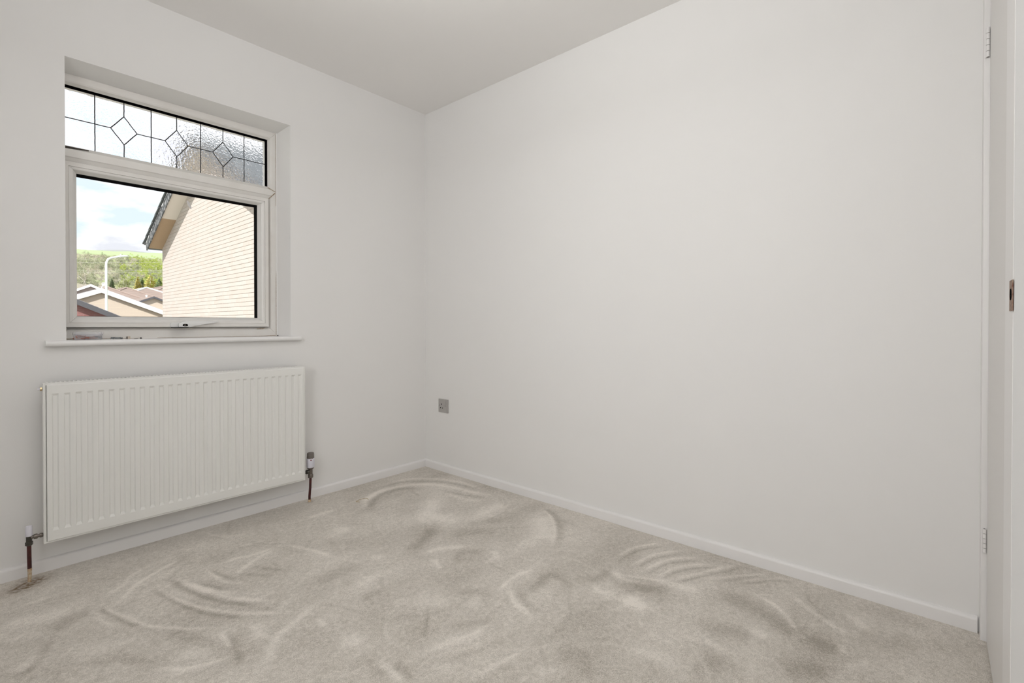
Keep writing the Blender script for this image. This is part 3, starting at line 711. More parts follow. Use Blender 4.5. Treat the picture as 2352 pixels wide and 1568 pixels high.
# ---- valve and pipe, left-hand end
vx, vy = -1.9415, -0.071
v = thing('radiator_valve', (vx, vy, 0), 'small white capped lockshield valve on a rusty footed pipe above stained carpet', 'valve')
MB().tube([(vx + .0010, vy, .050), (vx + .0004, vy, .09), (vx, vy, .145)], 0.0065, 12).build('pipe', M_pipe, v, smooth=True)
MB().tube([(vx - .0002, vy - .0005, -.006), (vx + .0014, vy, .02), (vx + .0012, vy, .051)], [0.0050, .0058, .0064], 12).build('pipe_foot', M_pipefoot, v, smooth=True, label='pale rust-streaked pipe foot')
MB().lathe([(.0095, .137), (.0112, .139), (.0112, .149), (.0095, .151)], (vx, vy, 0), n=8).build('compression_nut', M_darkmetal, v)
MB().lathe([(.0080, .149), (.0085, .152), (.0085, .176)], (vx, vy, 0), n=18).build('valve_body', M_darkmetal, v, smooth=True)
MB().lathe([(.0060, vx + .004), (.0058, vx + .012), (.0092, vx + .0125), (.0098, vx + .019), (.0092, vx + .0225), (.0062, vx + .0228), (.0066, vx + .029), (.0085, vx + .0295), (.0085, vx + .034), (.0066, RX0 + .002)], (0, vy - .006, .1670), 'x', 16).build('union_tail', M_steel, v, smooth=True)
MB().lathe([(.0098, .172), (.0103, .174), (.0100, .206), (.0085, .210), (.0, .2112)], (vx, vy, 0), n=20).build('cap', M_lilac, v, smooth=True, label='white plastic cap')

# ---- single switched socket on the long wall
SY0, SY1, SZa, SZb = -0.142, -0.2345, 0.3875, 0.4755
s = thing('wall_socket', (0, -.188, .43), 'single grey plastic electrical socket on the wall near the corner', 'socket')
MB().box(-.0085, -.0002, SY1, SY0, SZa, SZb).build('plate', M_socket, s, bevel=.002)
def onp(fx, fz): return SY0 + (SY1 - SY0) * fx, SZb + (SZa - SZb) * fz
for nm, fx, fz, w, h in (('earth_slot', .34, .40, .0055, .011), ('pin_slot', .235, .665, .0075, .0055), ('pin_slot', .455, .665, .0075, .0055)):
    y, z = onp(fx, fz); MB().box(-.0089, -.0080, y - w/2, y + w/2, z - h/2, z + h/2).build(nm, M_dark, s)
for fx in (.115, .745):
    y, z = onp(fx, .485); MB().lathe([(.0028, -.0084), (.0026, -.0090)], (0, y, z), 'x', 10).build('fixing_screw', M_darkmetal, s)
y, z = onp(.70, .26); MB().loops([[(-.0084, y - .006, z - .011), (-.0084, y + .006, z - .011), (-.0084, y + .006, z + .011), (-.0084, y - .006, z + .011)],
    [(-.0115, y - .0055, z - .010), (-.0115, y + .0055, z - .010), (-.0098, y + .0055, z + .010), (-.0098, y - .0055, z + .010)]]).build('switch_rocker', M_socket, s)

# ================================================================== BITS LEFT ON THE WINDOW BOARD
ZS = 0.9043
def clear_plastic():
    m = bpy.data.materials.new('clear_box_plastic'); m.use_nodes = True; t = m.node_tree; t.nodes.clear()
    o = t.nodes.new('ShaderNodeOutputMaterial'); tr = t.nodes.new('ShaderNodeBsdfTransparent'); tr.inputs['Color'].default_value = (.97, .97, .98, 1)
    p = t.nodes.new('ShaderNodeBsdfPrincipled'); p.inputs['Base Color'].default_value = (.85, .85, .87, 1); p.inputs['Roughness'].default_value = .12
    fr = t.nodes.new('ShaderNodeLayerWeight'); fr.inputs['Blend'].default_value = .25
    mr = t.nodes.new('ShaderNodeMapRange'); mr.inputs['To Min'].default_value = .16; mr.inputs['To Max'].default_value = .75
    mx = t.nodes.new('ShaderNodeMixShader'); t.links.new(fr.outputs['Facing'], mr.inputs['Value']); t.links.new(mr.outputs[0], mx.inputs[0])
    t.links.new(tr.outputs[0], mx.inputs[1]); t.links.new(p.outputs[0], mx.inputs[2]); t.links.new(mx.outputs[0], o.inputs[0]); return m
M_tub = clear_plastic()
bxc, byc = -1.7555, 0.036; hx, hy = .0465, .028
def rrect(hx, hy, r, z, n=5):
    return [(bxc + sx * (hx - r) + r * math.cos(a), byc + sy * (hy - r) + r * math.sin(a), z)
            for sx, sy, a0 in ((1, 1, 0), (-1, 1, PI/2), (-1, -1, PI), (1, -1, 1.5*PI)) for a in [a0 + PI/2 * k / n for k in range(n + 1)]]
tub = thing('plastic_box', (bxc, byc, ZS), 'small clear plastic box of wall plugs on the window board', 'box')
MB().loops([rrect(hx - .006, hy - .006, .008, ZS), rrect(hx - .0035, hy - .0035, .01, ZS + .001), rrect(hx - .001, hy - .001, .01, ZS + .024), rrect(hx - .002, hy - .002, .01, ZS + .024), rrect(hx - .0045, hy - .0045, .009, ZS + .0018)]).build('tub', M_tub, tub, smooth=True)
MB().loops([rrect(hx, hy, .011, ZS + .0215), rrect(hx + .0008, hy + .0008, .011, ZS + .023), rrect(hx + .0008, hy + .0008, .011, ZS + .029), rrect(hx - .003, hy - .003, .009, ZS + .0325)]).build('lid', M_tub, tub, smooth=True)
# wall plugs (ribbed, split, collared) and screws
def plug_mesh():
    m = MB(); prof = [(.0, 0), (.0024, .0005)]
    for k in range(5): prof += [(.0026, .003 + k * .0042), (.0021, .0052 + k * .0042)]
    prof += [(.0026, .0245), (.0033, .025), (.0033, .0262), (.0, .0262)]
    m.lathe(prof, (0, 0, 0), 'x', 8); return m.mesh('plug', True)
def screw_meshes():
    a = MB(); prof = [(.0, 0), (.0006, .002)]
    for k in range(7): prof += [(.0018, .0035 + k * .0022), (.0012, .0046 + k * .0022)]
    prof += [(.0013, .021), (.0013, .0245)]
    a.lathe(prof, (0, 0, 0), 'x', 8)
    b = MB().lathe([(.0013, .0240), (.0036, .0272), (.0036, .0280), (.0, .0282)], (0, 0, 0), 'x', 12)
    return a.mesh('shank', True), b.mesh('head', True)
pm = plug_mesh(); pm.materials.append(M_plug); sh, hd = screw_meshes(); sh.materials.append(M_screw); hd.materials.append(M_screw)
rr = random.Random(5)
wp0 = None
for i in range(22):
    lay = i // 9; x = bxc - .037 + (i % 9) * .0060 + rr.uniform(-.002, .002); y = byc - .013 + rr.uniform(-.008, .008)
    if i == 0:
        o = bpy.data.objects.new('wall_plug', pm); COL.objects.link(o); tag(o, 'red-brown plastic wall plug inside the clear box', 'wall plug', 'wall plugs in the clear box'); wp0 = o
    else: o = wp0.copy(); COL.objects.link(o)
    a = rr.uniform(-.9, .9) + (PI/2 if i % 3 == 0 else 0)
    o.location = (x - .010 * math.cos(a), y - .010 * math.sin(a), ZS + .0052 + lay * .0048); o.rotation_euler = (rr.uniform(0, 3), rr.uniform(-.08, .08), a)
def new_screw(loc, rot, label, group):
    t = thing('screw', loc, label, 'screw', group); t.rotation_euler = rot
    for n_, me in (('shank', sh), ('head', hd)): local_part(n_, me, None, t)
    return t
sc0 = new_screw((bxc + .018, byc - .012, ZS + .006), (0, 0, .3), 'grey screw inside the clear box', 'screws in the clear box')
for i in range(6): copy_thing(sc0, (bxc + .008 + rr.uniform(0, .012), byc - .016 + i * .004, ZS + .0062 + (i % 3) * .0042), (0, rr.uniform(-.15, .05), rr.uniform(-.6, .6)))
sc1 = new_screw((-1.668, .030, ZS + .0038), (0, 0, .2), 'loose grey screw in the small heap beside the box', 'screws heaped on the window board')
for x, y, z, ry, a in ((-1.672, .024, .0036, 0, -.5), (-1.660, .036, .0036, 0, .9), (-1.650, .027, .0062, .05, 2.7), (-1.676, .033, .0080, .12, .1), (-1.655, .022, .0037, 0, 3.0), (-1.640, .032, .0037, 0, 2.4), (-1.682, .029, .0100, .75, .35)):
    copy_thing(sc1, (x, y, ZS + z), (0, ry, a))
t = thing('terminal_block', (-1.6195, .030, ZS), 'tiny tan plastic block standing beside the loose screws', 'block')
m = MB(); m.box(-1.6240, -1.6150, .024, .036, ZS, ZS + .0120); m.build('body', M_tan, t, bevel=.0008)
MB().box(-1.6285, -1.6240, .026, .034, ZS, ZS + .0105).build('clamp', M_steel, t)
w = MB(); w.loops([[(-1.5935 + r * math.cos(2*PI*k/20), .030 + r * math.sin(2*PI*k/20), z) for k in range(20)] for r, z in ((.0030, ZS + .0002), (.0072, ZS + .0002), (.0072, ZS + .0018), (.0030, ZS + .0024), (.0030, ZS + .0002))], cap0=False, cap1=False)
o = w.build('washer', M_screw, smooth=True); tag(o, 'flat grey washer lying between the tan block and a black bit', 'washer')
w = MB().lathe([(.0, 0), (.0038, .0003), (.0042, .0030), (.0026, .0042), (.0024, .0058), (.0, .006)], (-1.5765, .030, ZS), n=12)
o = w.build('rubber_bung', M_blackbit, smooth=True); tag(o, 'tiny black bung at the end of the bits on the window board', 'bung')
# ---- a thread dropped on the carpet
pth = []
for q in np.linspace(0, 1, 22):
    a = -0.6 + q * 4.6; r = .022 + .020 * (1 - q)
    pth.append((-0.664 + r * math.cos(a) * 1.0, -0.268 + r * math.sin(a) * .72, .0028 + .002 * math.sin(q * 9)))
o = MB().tube(pth, .0011, 6).build('thread', M_thread, smooth=True); tag(o, 'curled ochre thread lying on the carpet by the window wall', 'thread')

# ================================================================== OUTSIDE
GZ = -2.6
def brick_tex(name, c1, c2, mortar, sx, sy):
    m = bpy.data.materials.new(name); m.use_nodes = True; t = m.node_tree; b = t.nodes['Principled BSDF']; b.inputs['Roughness'].default_value = .9
    co = t.nodes.new('ShaderNodeTexCoord'); sp = t.nodes.new('ShaderNodeSeparateXYZ'); cb = t.nodes.new('ShaderNodeCombineXYZ')
    ad = t.nodes.new('ShaderNodeMath'); ad.operation = 'ADD'
    k = t.nodes.new('ShaderNodeTexBrick'); k.inputs['Color1'].default_value = (*c1, 1); k.inputs['Color2'].default_value = (*c2, 1); k.inputs['Mortar'].default_value = (*mortar, 1)
    k.inputs['Scale'].default_value = 1; k.inputs['Brick Width'].default_value = sx; k.inputs['Row Height'].default_value = sy; k.inputs['Mortar Size'].default_value = sy * .09
    t.links.new(co.outputs['Object'], sp.inputs[0]); t.links.new(sp.outputs[0], ad.inputs[0]); t.links.new(sp.outputs[1], ad.inputs[1])
    t.links.new(ad.outputs[0], cb.inputs[0]); t.links.new(sp.outputs[2], cb.inputs[1]); t.links.new(cb.outputs[0], k.inputs['Vector'])
    t.links.new(k.outputs['Color'], b.inputs['Base Color']); return m
M_brick = mat('cream_pink_brick', (0.465, 0.425, 0.392), 0.9, noise=(11, .5, (0.44, 0.41, 0.385)), vary=((0.455, 0.385, 0.345), 0.75))
M_mortar = mat('brick_mortar', (0.40, 0.335, 0.295), 0.95)
M_soffit = mat('pale_soffit_board', (0.62, 0.565, 0.515), 0.7)
M_soffit_b = mat('bare_brown_soffit_board', (0.34, 0.235, 0.145), 0.8, noise=(24, .5, (0.38, 0.275, 0.185)))
M_verge = mat('dark_verge_board', (0.05, 0.055, 0.06), 0.6, noise=(14, .55, (0.40, 0.39, 0.40)))
M_vtile = mat('dark_roof_tile', (0.055, 0.065, 0.07), 0.6, noise=(16, .6, (0.12, 0.13, 0.13)))
M_vmort = mat('pale_verge_mortar', (0.085, 0.085, 0.09), 0.9, noise=(12, 1.0, (0.62, 0.62, 0.63)))
M_beige = brick_tex('far_beige_brick', (0.52, 0.44, 0.355), (0.50, 0.42, 0.345), (0.47, 0.40, 0.34), .225, .075)
M_redb = brick_tex('far_red_brick', (0.20, 0.085, 0.08), (0.22, 0.10, 0.095), (0.25, 0.15, 0.145), .225, .0565)
M_greyw = mat('far_grey_wall', (0.38, 0.33, 0.31), 0.9)
M_tile = brick_tex('far_brown_tiles', (0.215, 0.165, 0.142), (0.228, 0.175, 0.152), (0.18, 0.14, 0.12), .30, .16)
M_greytile = brick_tex('far_grey_tiles', (0.28, 0.265, 0.27), (0.30, 0.285, 0.29), (0.22, 0.205, 0.21), .30, .16)
M_wbarge = mat('white_bargeboard', (0.86, 0.86, 0.86), 0.5)
M_dbarge = mat('dark_bargeboard', (0.075, 0.075, 0.085), 0.6)
M_gbarge = mat('pale_grey_bargeboard', (0.55, 0.55, 0.54), 0.6)
M_lamp = mat('pale_mint_lamp_paint', (0.80, 0.86, 0.81), 0.4)
M_cable = mat('pale_cable', (0.42, 0.41, 0.38), 0.6)
for m_, lo_, hi_ in ((M_vmort, .53, .58), (M_verge, .50, .64)):
    for n_ in m_.node_tree.nodes:
        if n_.type == 'MAP_RANGE': n_.inputs['From Min'].default_value = lo_; n_.inputs['From Max'].default_value = hi_
M_gutter = mat('dark_plastic_gutter', (0.20, 0.20, 0.21), 0.4)

g = MB().add([(-400, 0.3, GZ), (600, 0.3, GZ), (600, 90, GZ), (-400, 90, GZ)], [(0, 1, 2, 3)]).build('ground', mat('pale_tarmac_and_grass', (0.46, 0.45, 0.41), 0.95, noise=(.2, .7, (0.33, 0.38, 0.24))), kind='structure')

# ---- the neighbouring gable of cream brick, end-on to our window
GX = 1.2; RY, EY = 8.18, 11.60; SL = 0.475; EZ = 2.812
S = lambda y: EZ + SL * (EY - y) if y > RY else EZ + SL * (EY - RY) - SL * (RY - y)
NY = 2 * RY - EY
gh = thing('brick_house', (4.5, RY, GZ), 'cream brick house whose gable fills the right of the window', 'house')
MB().prism([(GX, NY, GZ), (GX, EY, GZ), (GX, EY, S(EY)), (GX, RY, S(RY)), (GX, NY, S(EY))], (7, 0, 0)).build('wall', M_mortar, gh)
def clip(poly, sgn):
    out = []
    f = lambda p: (EZ + SL * (EY - p[0]) if sgn > 0 else S(RY) - SL * (RY - p[0])) - .004 - p[1]
    for i in range(len(poly)):
        a, b = poly[i], poly[(i + 1) % len(poly)]; fa, fb = f(a), f(b)
        if fa >= 0: out.append(a)
        if fa * fb < 0: t = fa / (fa - fb); out.append((a[0] + (b[0] - a[0]) * t, a[1] + (b[1] - a[1]) * t))
    return out
BL, BH, PIT, PR = .2220, .0695, .0748, .006
full = []; cutb = MB()
cdir = (cam.location.x, cam.location.y, cam.location.z)
fw = Vector((math.sin(.8519), math.cos(.8519), 0)); rt = Vector((math.cos(.8519), -math.sin(.8519), 0))
def pix(p):
    d = Vector(p) - cam.location; z = d.dot(fw); return 1176 + 1115.3 * d.dot(rt) / z, 745 - 1115.3 * d.z / z
br = random.Random(11)
for c in range(0, 95):
    z0 = GZ + c * PIT; y = EY - (0 if c % 2 else .1125) - BL
    if not c % 2:
        p = clip([(EY - .107, z0), (EY, z0), (EY, z0 + BH), (EY - .107, z0 + BH)], 1)
        if len(p) > 2: cutb.prism([(GX, a, b) for a, b in p], (-PR, 0, 0))
    while y > NY:
        r0 = [(y, z0), (y + BL, z0), (y + BL, z0 + BH), (y, z0 + BH)]
        sg = 1 if y + BL / 2 > RY else -1
        p = clip(clip(r0, 1), -1)
        u, v_ = pix((GX, y + BL / 2, z0 + BH / 2))
        top = 402 + (u - 176) * .183
        if len(p) == 4 and abs((p[2][0] - p[0][0]) - BL) < 1e-6 and abs((p[2][1] - p[0][1]) - BH) < 1e-6 and 366 < u < 589 and top < v_ < 730: full.append((y, z0))
        elif len(p) > 2: cutb.prism([(GX, a, b) for a, b in p], (-PR * br.uniform(.85, 1.1), 0, 0))
        y -= .225
full.sort()
bme = MB().loops([[(0, y, z) for y, z in ((0, 0), (BL, 0), (BL, BH), (0, BH))], [(-PR + .002, y, z) for y, z in ((0, 0), (BL, 0), (BL, BH), (0, BH))],
                  [(-PR, y, z) for y, z in ((.003, .003), (BL - .003, .003), (BL - .003, BH - .003), (.003, BH - .003))]], cap0=False).mesh('brick')
bme.materials.append(M_brick)
for i, (y, z) in enumerate(full):
    if i < 300:
        o = bpy.data.objects.new('brick', bme); COL.objects.link(o); o.parent = gh
        o.location = Vector((GX + br.uniform(-.0015, .0015), y, z)) - gh.location
    else: cutb.box(GX - PR * br.uniform(.85, 1.1), GX, y, y + BL, z, z + BH)
for c in range(0, 72):      # the return wall under the near eaves
    x = GX + (.0 if c % 2 else -.1125)
    while x < 8.1:
        cutb.box(max(x, GX - PR), x + BL, NY - PR, NY, GZ + c * PIT, GZ + c * PIT + BH); x += .225
cutb.build('far_brickwork', M_brick, gh, kind='stuff')
# roof: two slopes with soffit boards under the verge, a dark verge board and edge tiles
VX = 0.90
def slope_prism(y0, y1, lo, hi, x0, x1): return MB().prism([(x0, y0, S(y0) + lo), (x0, y1, S(y1) + lo), (x0, y1, S(y1) + hi), (x0, y0, S(y0) + hi)], (x1 - x0, 0, 0))
EE = EY + .12
for a, b in ((EE, RY), (2 * RY - EE, RY)):
    f = lambda y: EZ + SL * (EY - y) if a > RY else S(RY) - SL * (RY - y)
    MB().prism([(VX + .004, a, f(a) + .03), (VX + .004, b, f(b) + .03), (VX + .004, b, f(b) + .19), (VX + .004, a, f(a) + .19)], (8.2 - VX, 0, 0)).build('roof_slope', M_vtile, gh)
MY = 10.46
MB().prism([(VX + .01, EY + .02, S(EY) - .010), (VX + .01, MY, S(MY)), (VX + .01, MY, S(MY) + .03), (VX + .01, EY + .02, S(EY) + .03)], (GX - VX - .01, 0, 0)).build('soffit_board', M_soffit_b, gh, label='bare brown soffit board')
MB().prism([(VX + .01, MY - .004, S(MY)), (VX + .01, RY, S(RY)), (VX + .01, RY, S(RY) + .03), (VX + .01, MY - .004, S(MY) + .03)], (GX - VX - .01, 0, 0)).build('soffit_board', M_soffit, gh, label='pale painted soffit board')
MB().prism([(VX + .01, NY, EZ), (VX + .01, RY - .004, S(RY)), (VX + .01, RY - .004, S(RY) + .03), (VX + .01, NY, EZ + .03)], (GX - VX - .01, 0, 0)).build('soffit_board', M_soffit, gh)
for a in (EY + .06, 2 * RY - EY - .06):
    f = lambda y: EZ + SL * (EY - y) if a > RY else S(RY) - SL * (RY - y)
    lo = -.035
    pts = [(VX - .012, a, f(a) + lo), (VX - .012, RY, f(RY) + lo), (VX - .012, RY, f(RY) + .145), (VX - .012, a + (.05 if a > RY else -.05), f(a) + .13)]
    MB().prism(pts, (.022, 0, 0)).build('verge_board', M_verge, gh)
    MB().prism([(VX - .020, a, f(a) + .135), (VX - .020, RY, f(RY) + .145), (VX - .020, RY, f(RY) + .175), (VX - .020, a, f(a) + .165)], (.03, 0, 0)).build('verge_mortar', M_vmort, gh)
th = math.atan(SL); nt_ = 13; Ls = (EE - RY) / nt_
tme = MB().loops([[(x, -.19, z) for x, z in ((-.05, 0), (.19, 0), (.19, .028), (-.05, .028))], [(x, .19, z) for x, z in ((-.05, 0), (.19, 0), (.19, .028), (-.05, .028))]]).mesh('verge_tile', bevel=.004, seg=1); tme.materials.append(M_vtile)
for i in range(nt_):
    y = EE + .08 - (i + .5) * Ls
    o = bpy.data.objects.new('verge_tile', tme); COL.objects.link(o); o.parent = gh
    o.location = Vector((VX, y + .01, EZ + SL * (EY - y) + .205)) - gh.location; o.rotation_euler = (-th + .07, 0, br.uniform(-.01, .01))
gm = MB(); gm.loops([[(x, EE + .07 + .055 * math.cos(a), S(EE) + .19 + .055 * math.sin(a)) for a in [PI + PI * k / 8 for k in range(9)]] + [(x, EE + .07 + .048 * math.cos(a), S(EE) + .19 + .048 * math.sin(a)) for a in [2*PI - PI * k / 8 for k in range(9)]] for x in (VX - .03, 8.2)])
gm.build('gutter', M_gutter, gh)

# ---- bungalows and roofs beyond
def bungalow(name, label, ax, az, Y, k, w, L, wallm, roofm, bargem, bh, ov=.10, th=.07, group=None):
    t = thing(name, (ax, Y + L / 2, GZ), label, 'house', group)
    zw = az - th - .02
    MB().prism([(ax - w + .2, Y + ov, GZ), (ax + w - .2, Y + ov, GZ), (ax + w - .2, Y + ov, zw - k * (w - .2)), (ax, Y + ov, zw), (ax - w + .2, Y + ov, zw - k * (w - .2))], (0, L - 2 * ov, 0)).build('wall', wallm, t)
    for s in (-1, 1):
        MB().prism([(ax, Y, az), (ax + s * w, Y, az - k * w), (ax + s * w, Y, az - k * w - th), (ax, Y, az - th)], (0, L, 0)).build('roof_slope', roofm, t)
        MB().prism([(ax, Y - .025, az - .012), (ax + s * w, Y - .025, az - k * w - .012), (ax + s * w, Y - .025, az - k * w - bh), (ax, Y - .025, az - bh)], (0, .026, 0)).build('bargeboard', bargem, t)
    return t
bungalow('bungalow', 'beige bungalow with a white bargeboard gable behind the street lamp', 1.767, 2.47, 23, .415, 3.1, 9, M_beige, M_greytile, M_wbarge, .20)
bungalow('garage', 'red brick gable with a dark roof edge in the lower left of the view', -1.60, 2.375, 14, .49, 2.75, 7, M_redb, M_greytile, M_dbarge, .15, .12)
bungalow('bungalow', 'grey walled bungalow with white bargeboards behind the lamp-side gable', 2.82, 3.25, 33, .50, 3.0, 8, M_greyw, M_tile, M_wbarge, .15)
bungalow('bungalow', 'small beige gable with dark bargeboards beside the cream brick house', 4.418, 2.40, 27, .43, 2.6, 7, M_beige, M_tile, M_dbarge, .10)
def hip_house(label, ax, az, Y, k, w, L, capm, group=None):
    t = thing('tiled_house', (ax, Y, GZ), label, 'house', group); d = k * w
    A, B = Vector((ax, Y, az)), Vector((ax, Y + L, az)); f0, f1 = Vector((ax - w, Y - w, az - d)), Vector((ax + w, Y - w, az - d)); b0, b1 = Vector((ax - w, Y + L, az - d)), Vector((ax + w, Y + L, az - d))
    dn = (0, 0, -.08)
    MB().prism([f0, f1, A], dn).build('front_roof_slope', M_tile, t)
    MB().prism([f0, A, B, b0], dn).build('roof_slope', M_tile, t); MB().prism([f1, b1, B, A], dn).build('roof_slope', M_tile, t)
    MB().tube([f0, A], .07, 6).build('hip_ridge', capm, t); MB().tube([f1, A], .07, 6).build('hip_ridge', capm, t); MB().tube([A, B], .07, 6).build('roof_ridge', capm, t)
    MB().box(ax - w + .25, ax + w - .25, Y - w + .25, Y + L - .1, GZ, az - d - .02).build('wall', M_beige, t)
    MB().box(ax - w, ax + w, Y - w - .09, Y - w, az - d - .08, az - d + .02).build('gutter', M_wbarge, t)
M_cap2 = mat('brown_ridge_tiles', (0.24, 0.185, 0.16), .9)
hip_house('brown tiled hipped roof just right of the lamp post', 4.05, 3.26, 36, .48, 2.6, 5, M_cap2)
hip_house('brown tiled hipped roof in the middle of the rooftops', 5.42, 3.44, 38.5, .48, 2.8, 6, M_cap2)
hip_house('brown tiled roof with pale grey hips below the golden conifers', 7.38, 3.77, 42.5, .45, 2.9, 6, M_gbarge)
hip_house('brown tiled roof rising behind the edge of the cream brick house', 9.6, 4.25, 46, .50, 3.0, 6, M_cap2)
M_vent = mat('white_vent_pipe', (.85, .84, .83), .5)
o = MB().lathe([(.05, 2.30), (.05, 2.80), (.065, 2.80), (.065, 2.86)], (5.83, 35.2, 0), n=10).build('vent_pipe', M_vent); tag(o, 'thin white vent pipe standing on the brown roofs', 'pipe')

# ---- satellite dish on the white gable
t = thing('satellite_dish', (1.80, 23.1, 2.45), 'small white dish on a bent pole above the white gable', 'satellite dish')
MB().tube([(1.775, 23.1, 2.42), (1.80, 23.1, 2.52), (1.83, 23.1, 2.58)], .014, 8).build('pole', M_vent, t)
MB().loops([[(1.845 + r * math.cos(2*PI*k/16), 23.06 - d, 2.625 + r * 1.1 * math.sin(2*PI*k/16)) for k in range(16)] for r, d in ((.01, -.02), (.045, -.008), (.066, .016), (.062, .018), (.04, -.002), (.008, -.012))]).build('dish', M_vent, t, smooth=True)
MB().tube([(1.845, 23.07, 2.56), (1.875, 22.96, 2.60)], .008, 6).build('feed_arm', M_vent, t)

# ---- street lamp
t = thing('street_lamp', (1.448, 20, GZ), 'tall pale street lamp with a curved arm in front of the white gable', 'street lamp')
MB().lathe([(.085, GZ), (.085, GZ + 1.4), (.042, GZ + 1.45), (.037, 3.10)], (1.448, 20, 0), n=16).build('pole', M_lamp, t, smooth=True)
MB().tube([(1.448, 20, 3.08), (1.450, 20, 3.17), (1.468, 20, 3.26), (1.51, 20, 3.345), (1.58, 20, 3.395), (1.68, 20, 3.425), (1.76, 20, 3.442)], [.036, .036, .035, .034, .032, .030, .028], 12).build('arm', M_lamp, t, smooth=True)
hd_ = MB().loops([[(x, 20 + s * c, z + h * e) for s, e in ((-1, 0), (-.8, .7), (0, 1), (.8, .7), (1, 0), (.75, -.5), (-.75, -.5))] for x, z, c, h in ((1.735, 3.440, .035, .03), (1.79, 3.455, .075, .045), (1.95, 3.490, .08, .05), (2.05, 3.505, .06, .035), (2.09, 3.508, .03, .012))]).build('lamp_head', M_lamp, t, smooth=True)
MB().lathe([(.022, 3.50), (.022, 3.545), (.012, 3.555), (0, 3.556)], (1.865, 20, 0), n=10).build('light_sensor', M_lamp, hd_)

# ---- hills
KN = [(55, GZ - .02), (75, GZ - .02), (115, 5.0), (160, 10.8), (240, 20.1), (400, 40.6), (540, 60.0), (665, 80.5), (720, 81.5), (900, 70)]
def hz(s): return float(np.interp(s, [k[0] for k in KN], [k[1] for k in KN]))
SD = Vector((.172, .985, 0)).normalized(); TD = Vector((SD.y, -SD.x, 0))
m = MB(); hr = random.Random(4); rows = list(np.linspace(55, 900, 60)); cols = list(np.linspace(-320, 320, 60)); k0 = []
for i, s_ in enumerate(rows):
    for j, u in enumerate(cols):
        p = SD * s_ + TD * u
        m.v.append((p.x, p.y, hz(s_) + .018 * u * max(0, s_ - 140) / 525 + (hr.uniform(-.6, .6) if s_ > 140 else 0) + (.010 * max(0, s_ - 140) / 5) * math.sin(u * .03 + s_ * .008)))
nj = len(cols)
for i in range(len(rows) - 1):
    for j in range(nj - 1): m.f.append((i * nj + j, i * nj + j + 1, (i + 1) * nj + j + 1, (i + 1) * nj + j))
hm = bpy.data.materials.new('hillside'); hm.use_nodes = True; t_ = hm.node_tree; b_ = t_.nodes['Principled BSDF']; b_.inputs['Roughness'].default_value = 1; b_.inputs['Specular IOR Level'].default_value = 0
co = t_.nodes.new('ShaderNodeTexCoord'); sp = t_.nodes.new('ShaderNodeSeparateXYZ'); t_.links.new(co.outputs['Object'], sp.inputs[0])
nz = t_.nodes.new('ShaderNodeTexNoise'); nz.inputs['Scale'].default_value = .035; nz.inputs['Detail'].default_value = 8; nz.inputs['Roughness'].default_value = .65
t_.links.new(co.outputs['Object'], nz.inputs['Vector'])
cr = t_.nodes.new('ShaderNodeValToRGB'); cr.color_ramp.elements[0].position = .36; cr.color_ramp.elements[0].color = (.19, .23, .10, 1); cr.color_ramp.elements[1].position = .64; cr.color_ramp.elements[1].color = (.27, .24, .21, 1)
e = cr.color_ramp.elements.new(.5); e.color = (.25, .26, .16, 1); t_.links.new(nz.outputs['Fac'], cr.inputs['Fac'])
zr = t_.nodes.new('ShaderNodeMapRange'); zr.inputs['From Min'].default_value = 60; zr.inputs['From Max'].default_value = 68
na = t_.nodes.new('ShaderNodeMath'); na.operation = 'MULTIPLY_ADD'; na.inputs[1].default_value = 16; na.inputs[2].default_value = -8
t_.links.new(nz.outputs['Fac'], na.inputs[0]); za = t_.nodes.new('ShaderNodeMath'); za.operation = 'ADD'
t_.links.new(sp.outputs[2], za.inputs[0]); t_.links.new(na.outputs[0], za.inputs[1]); t_.links.new(za.outputs[0], zr.inputs['Value'])
mx = t_.nodes.new('ShaderNodeMix'); mx.data_type = 'RGBA'; mx.inputs['B'].default_value = (.29, .37, .20, 1); t_.links.new(cr.outputs['Color'], mx.inputs['A']); t_.links.new(zr.outputs[0], mx.inputs['Factor']); t_.links.new(mx.outputs['Result'], b_.inputs['Base Color'])
o = m.build('hill', hm, smooth=True, kind='structure', angle=180); o['label'] = 'wooded hillside with a pale green field at its top'
m = MB(); cc = Vector((.178, .984, 0)).normalized(); c1 = cc * 1250; tdv = Vector((cc.y, -cc.x, 0)); ring = []
for i in range(41):
    u = -260 + 13 * i; zt = 151.3 - 2.8 * (abs(u - 4) / 38) ** 2
    ring.append([tuple(c1 + tdv * u + cc * d + Vector((0, 0, z))) for d, z in ((-120, 40), (0, max(zt, 45)), (120, 40))])
m.loops(ring, close_ring=False, cap0=False, cap1=False)
o = m.build('hill', mat('dark_far_moor', (.26, .27, .25), 1), smooth=True, kind='structure', angle=180); o['label'] = 'dark moorland hump beyond the green ridge'

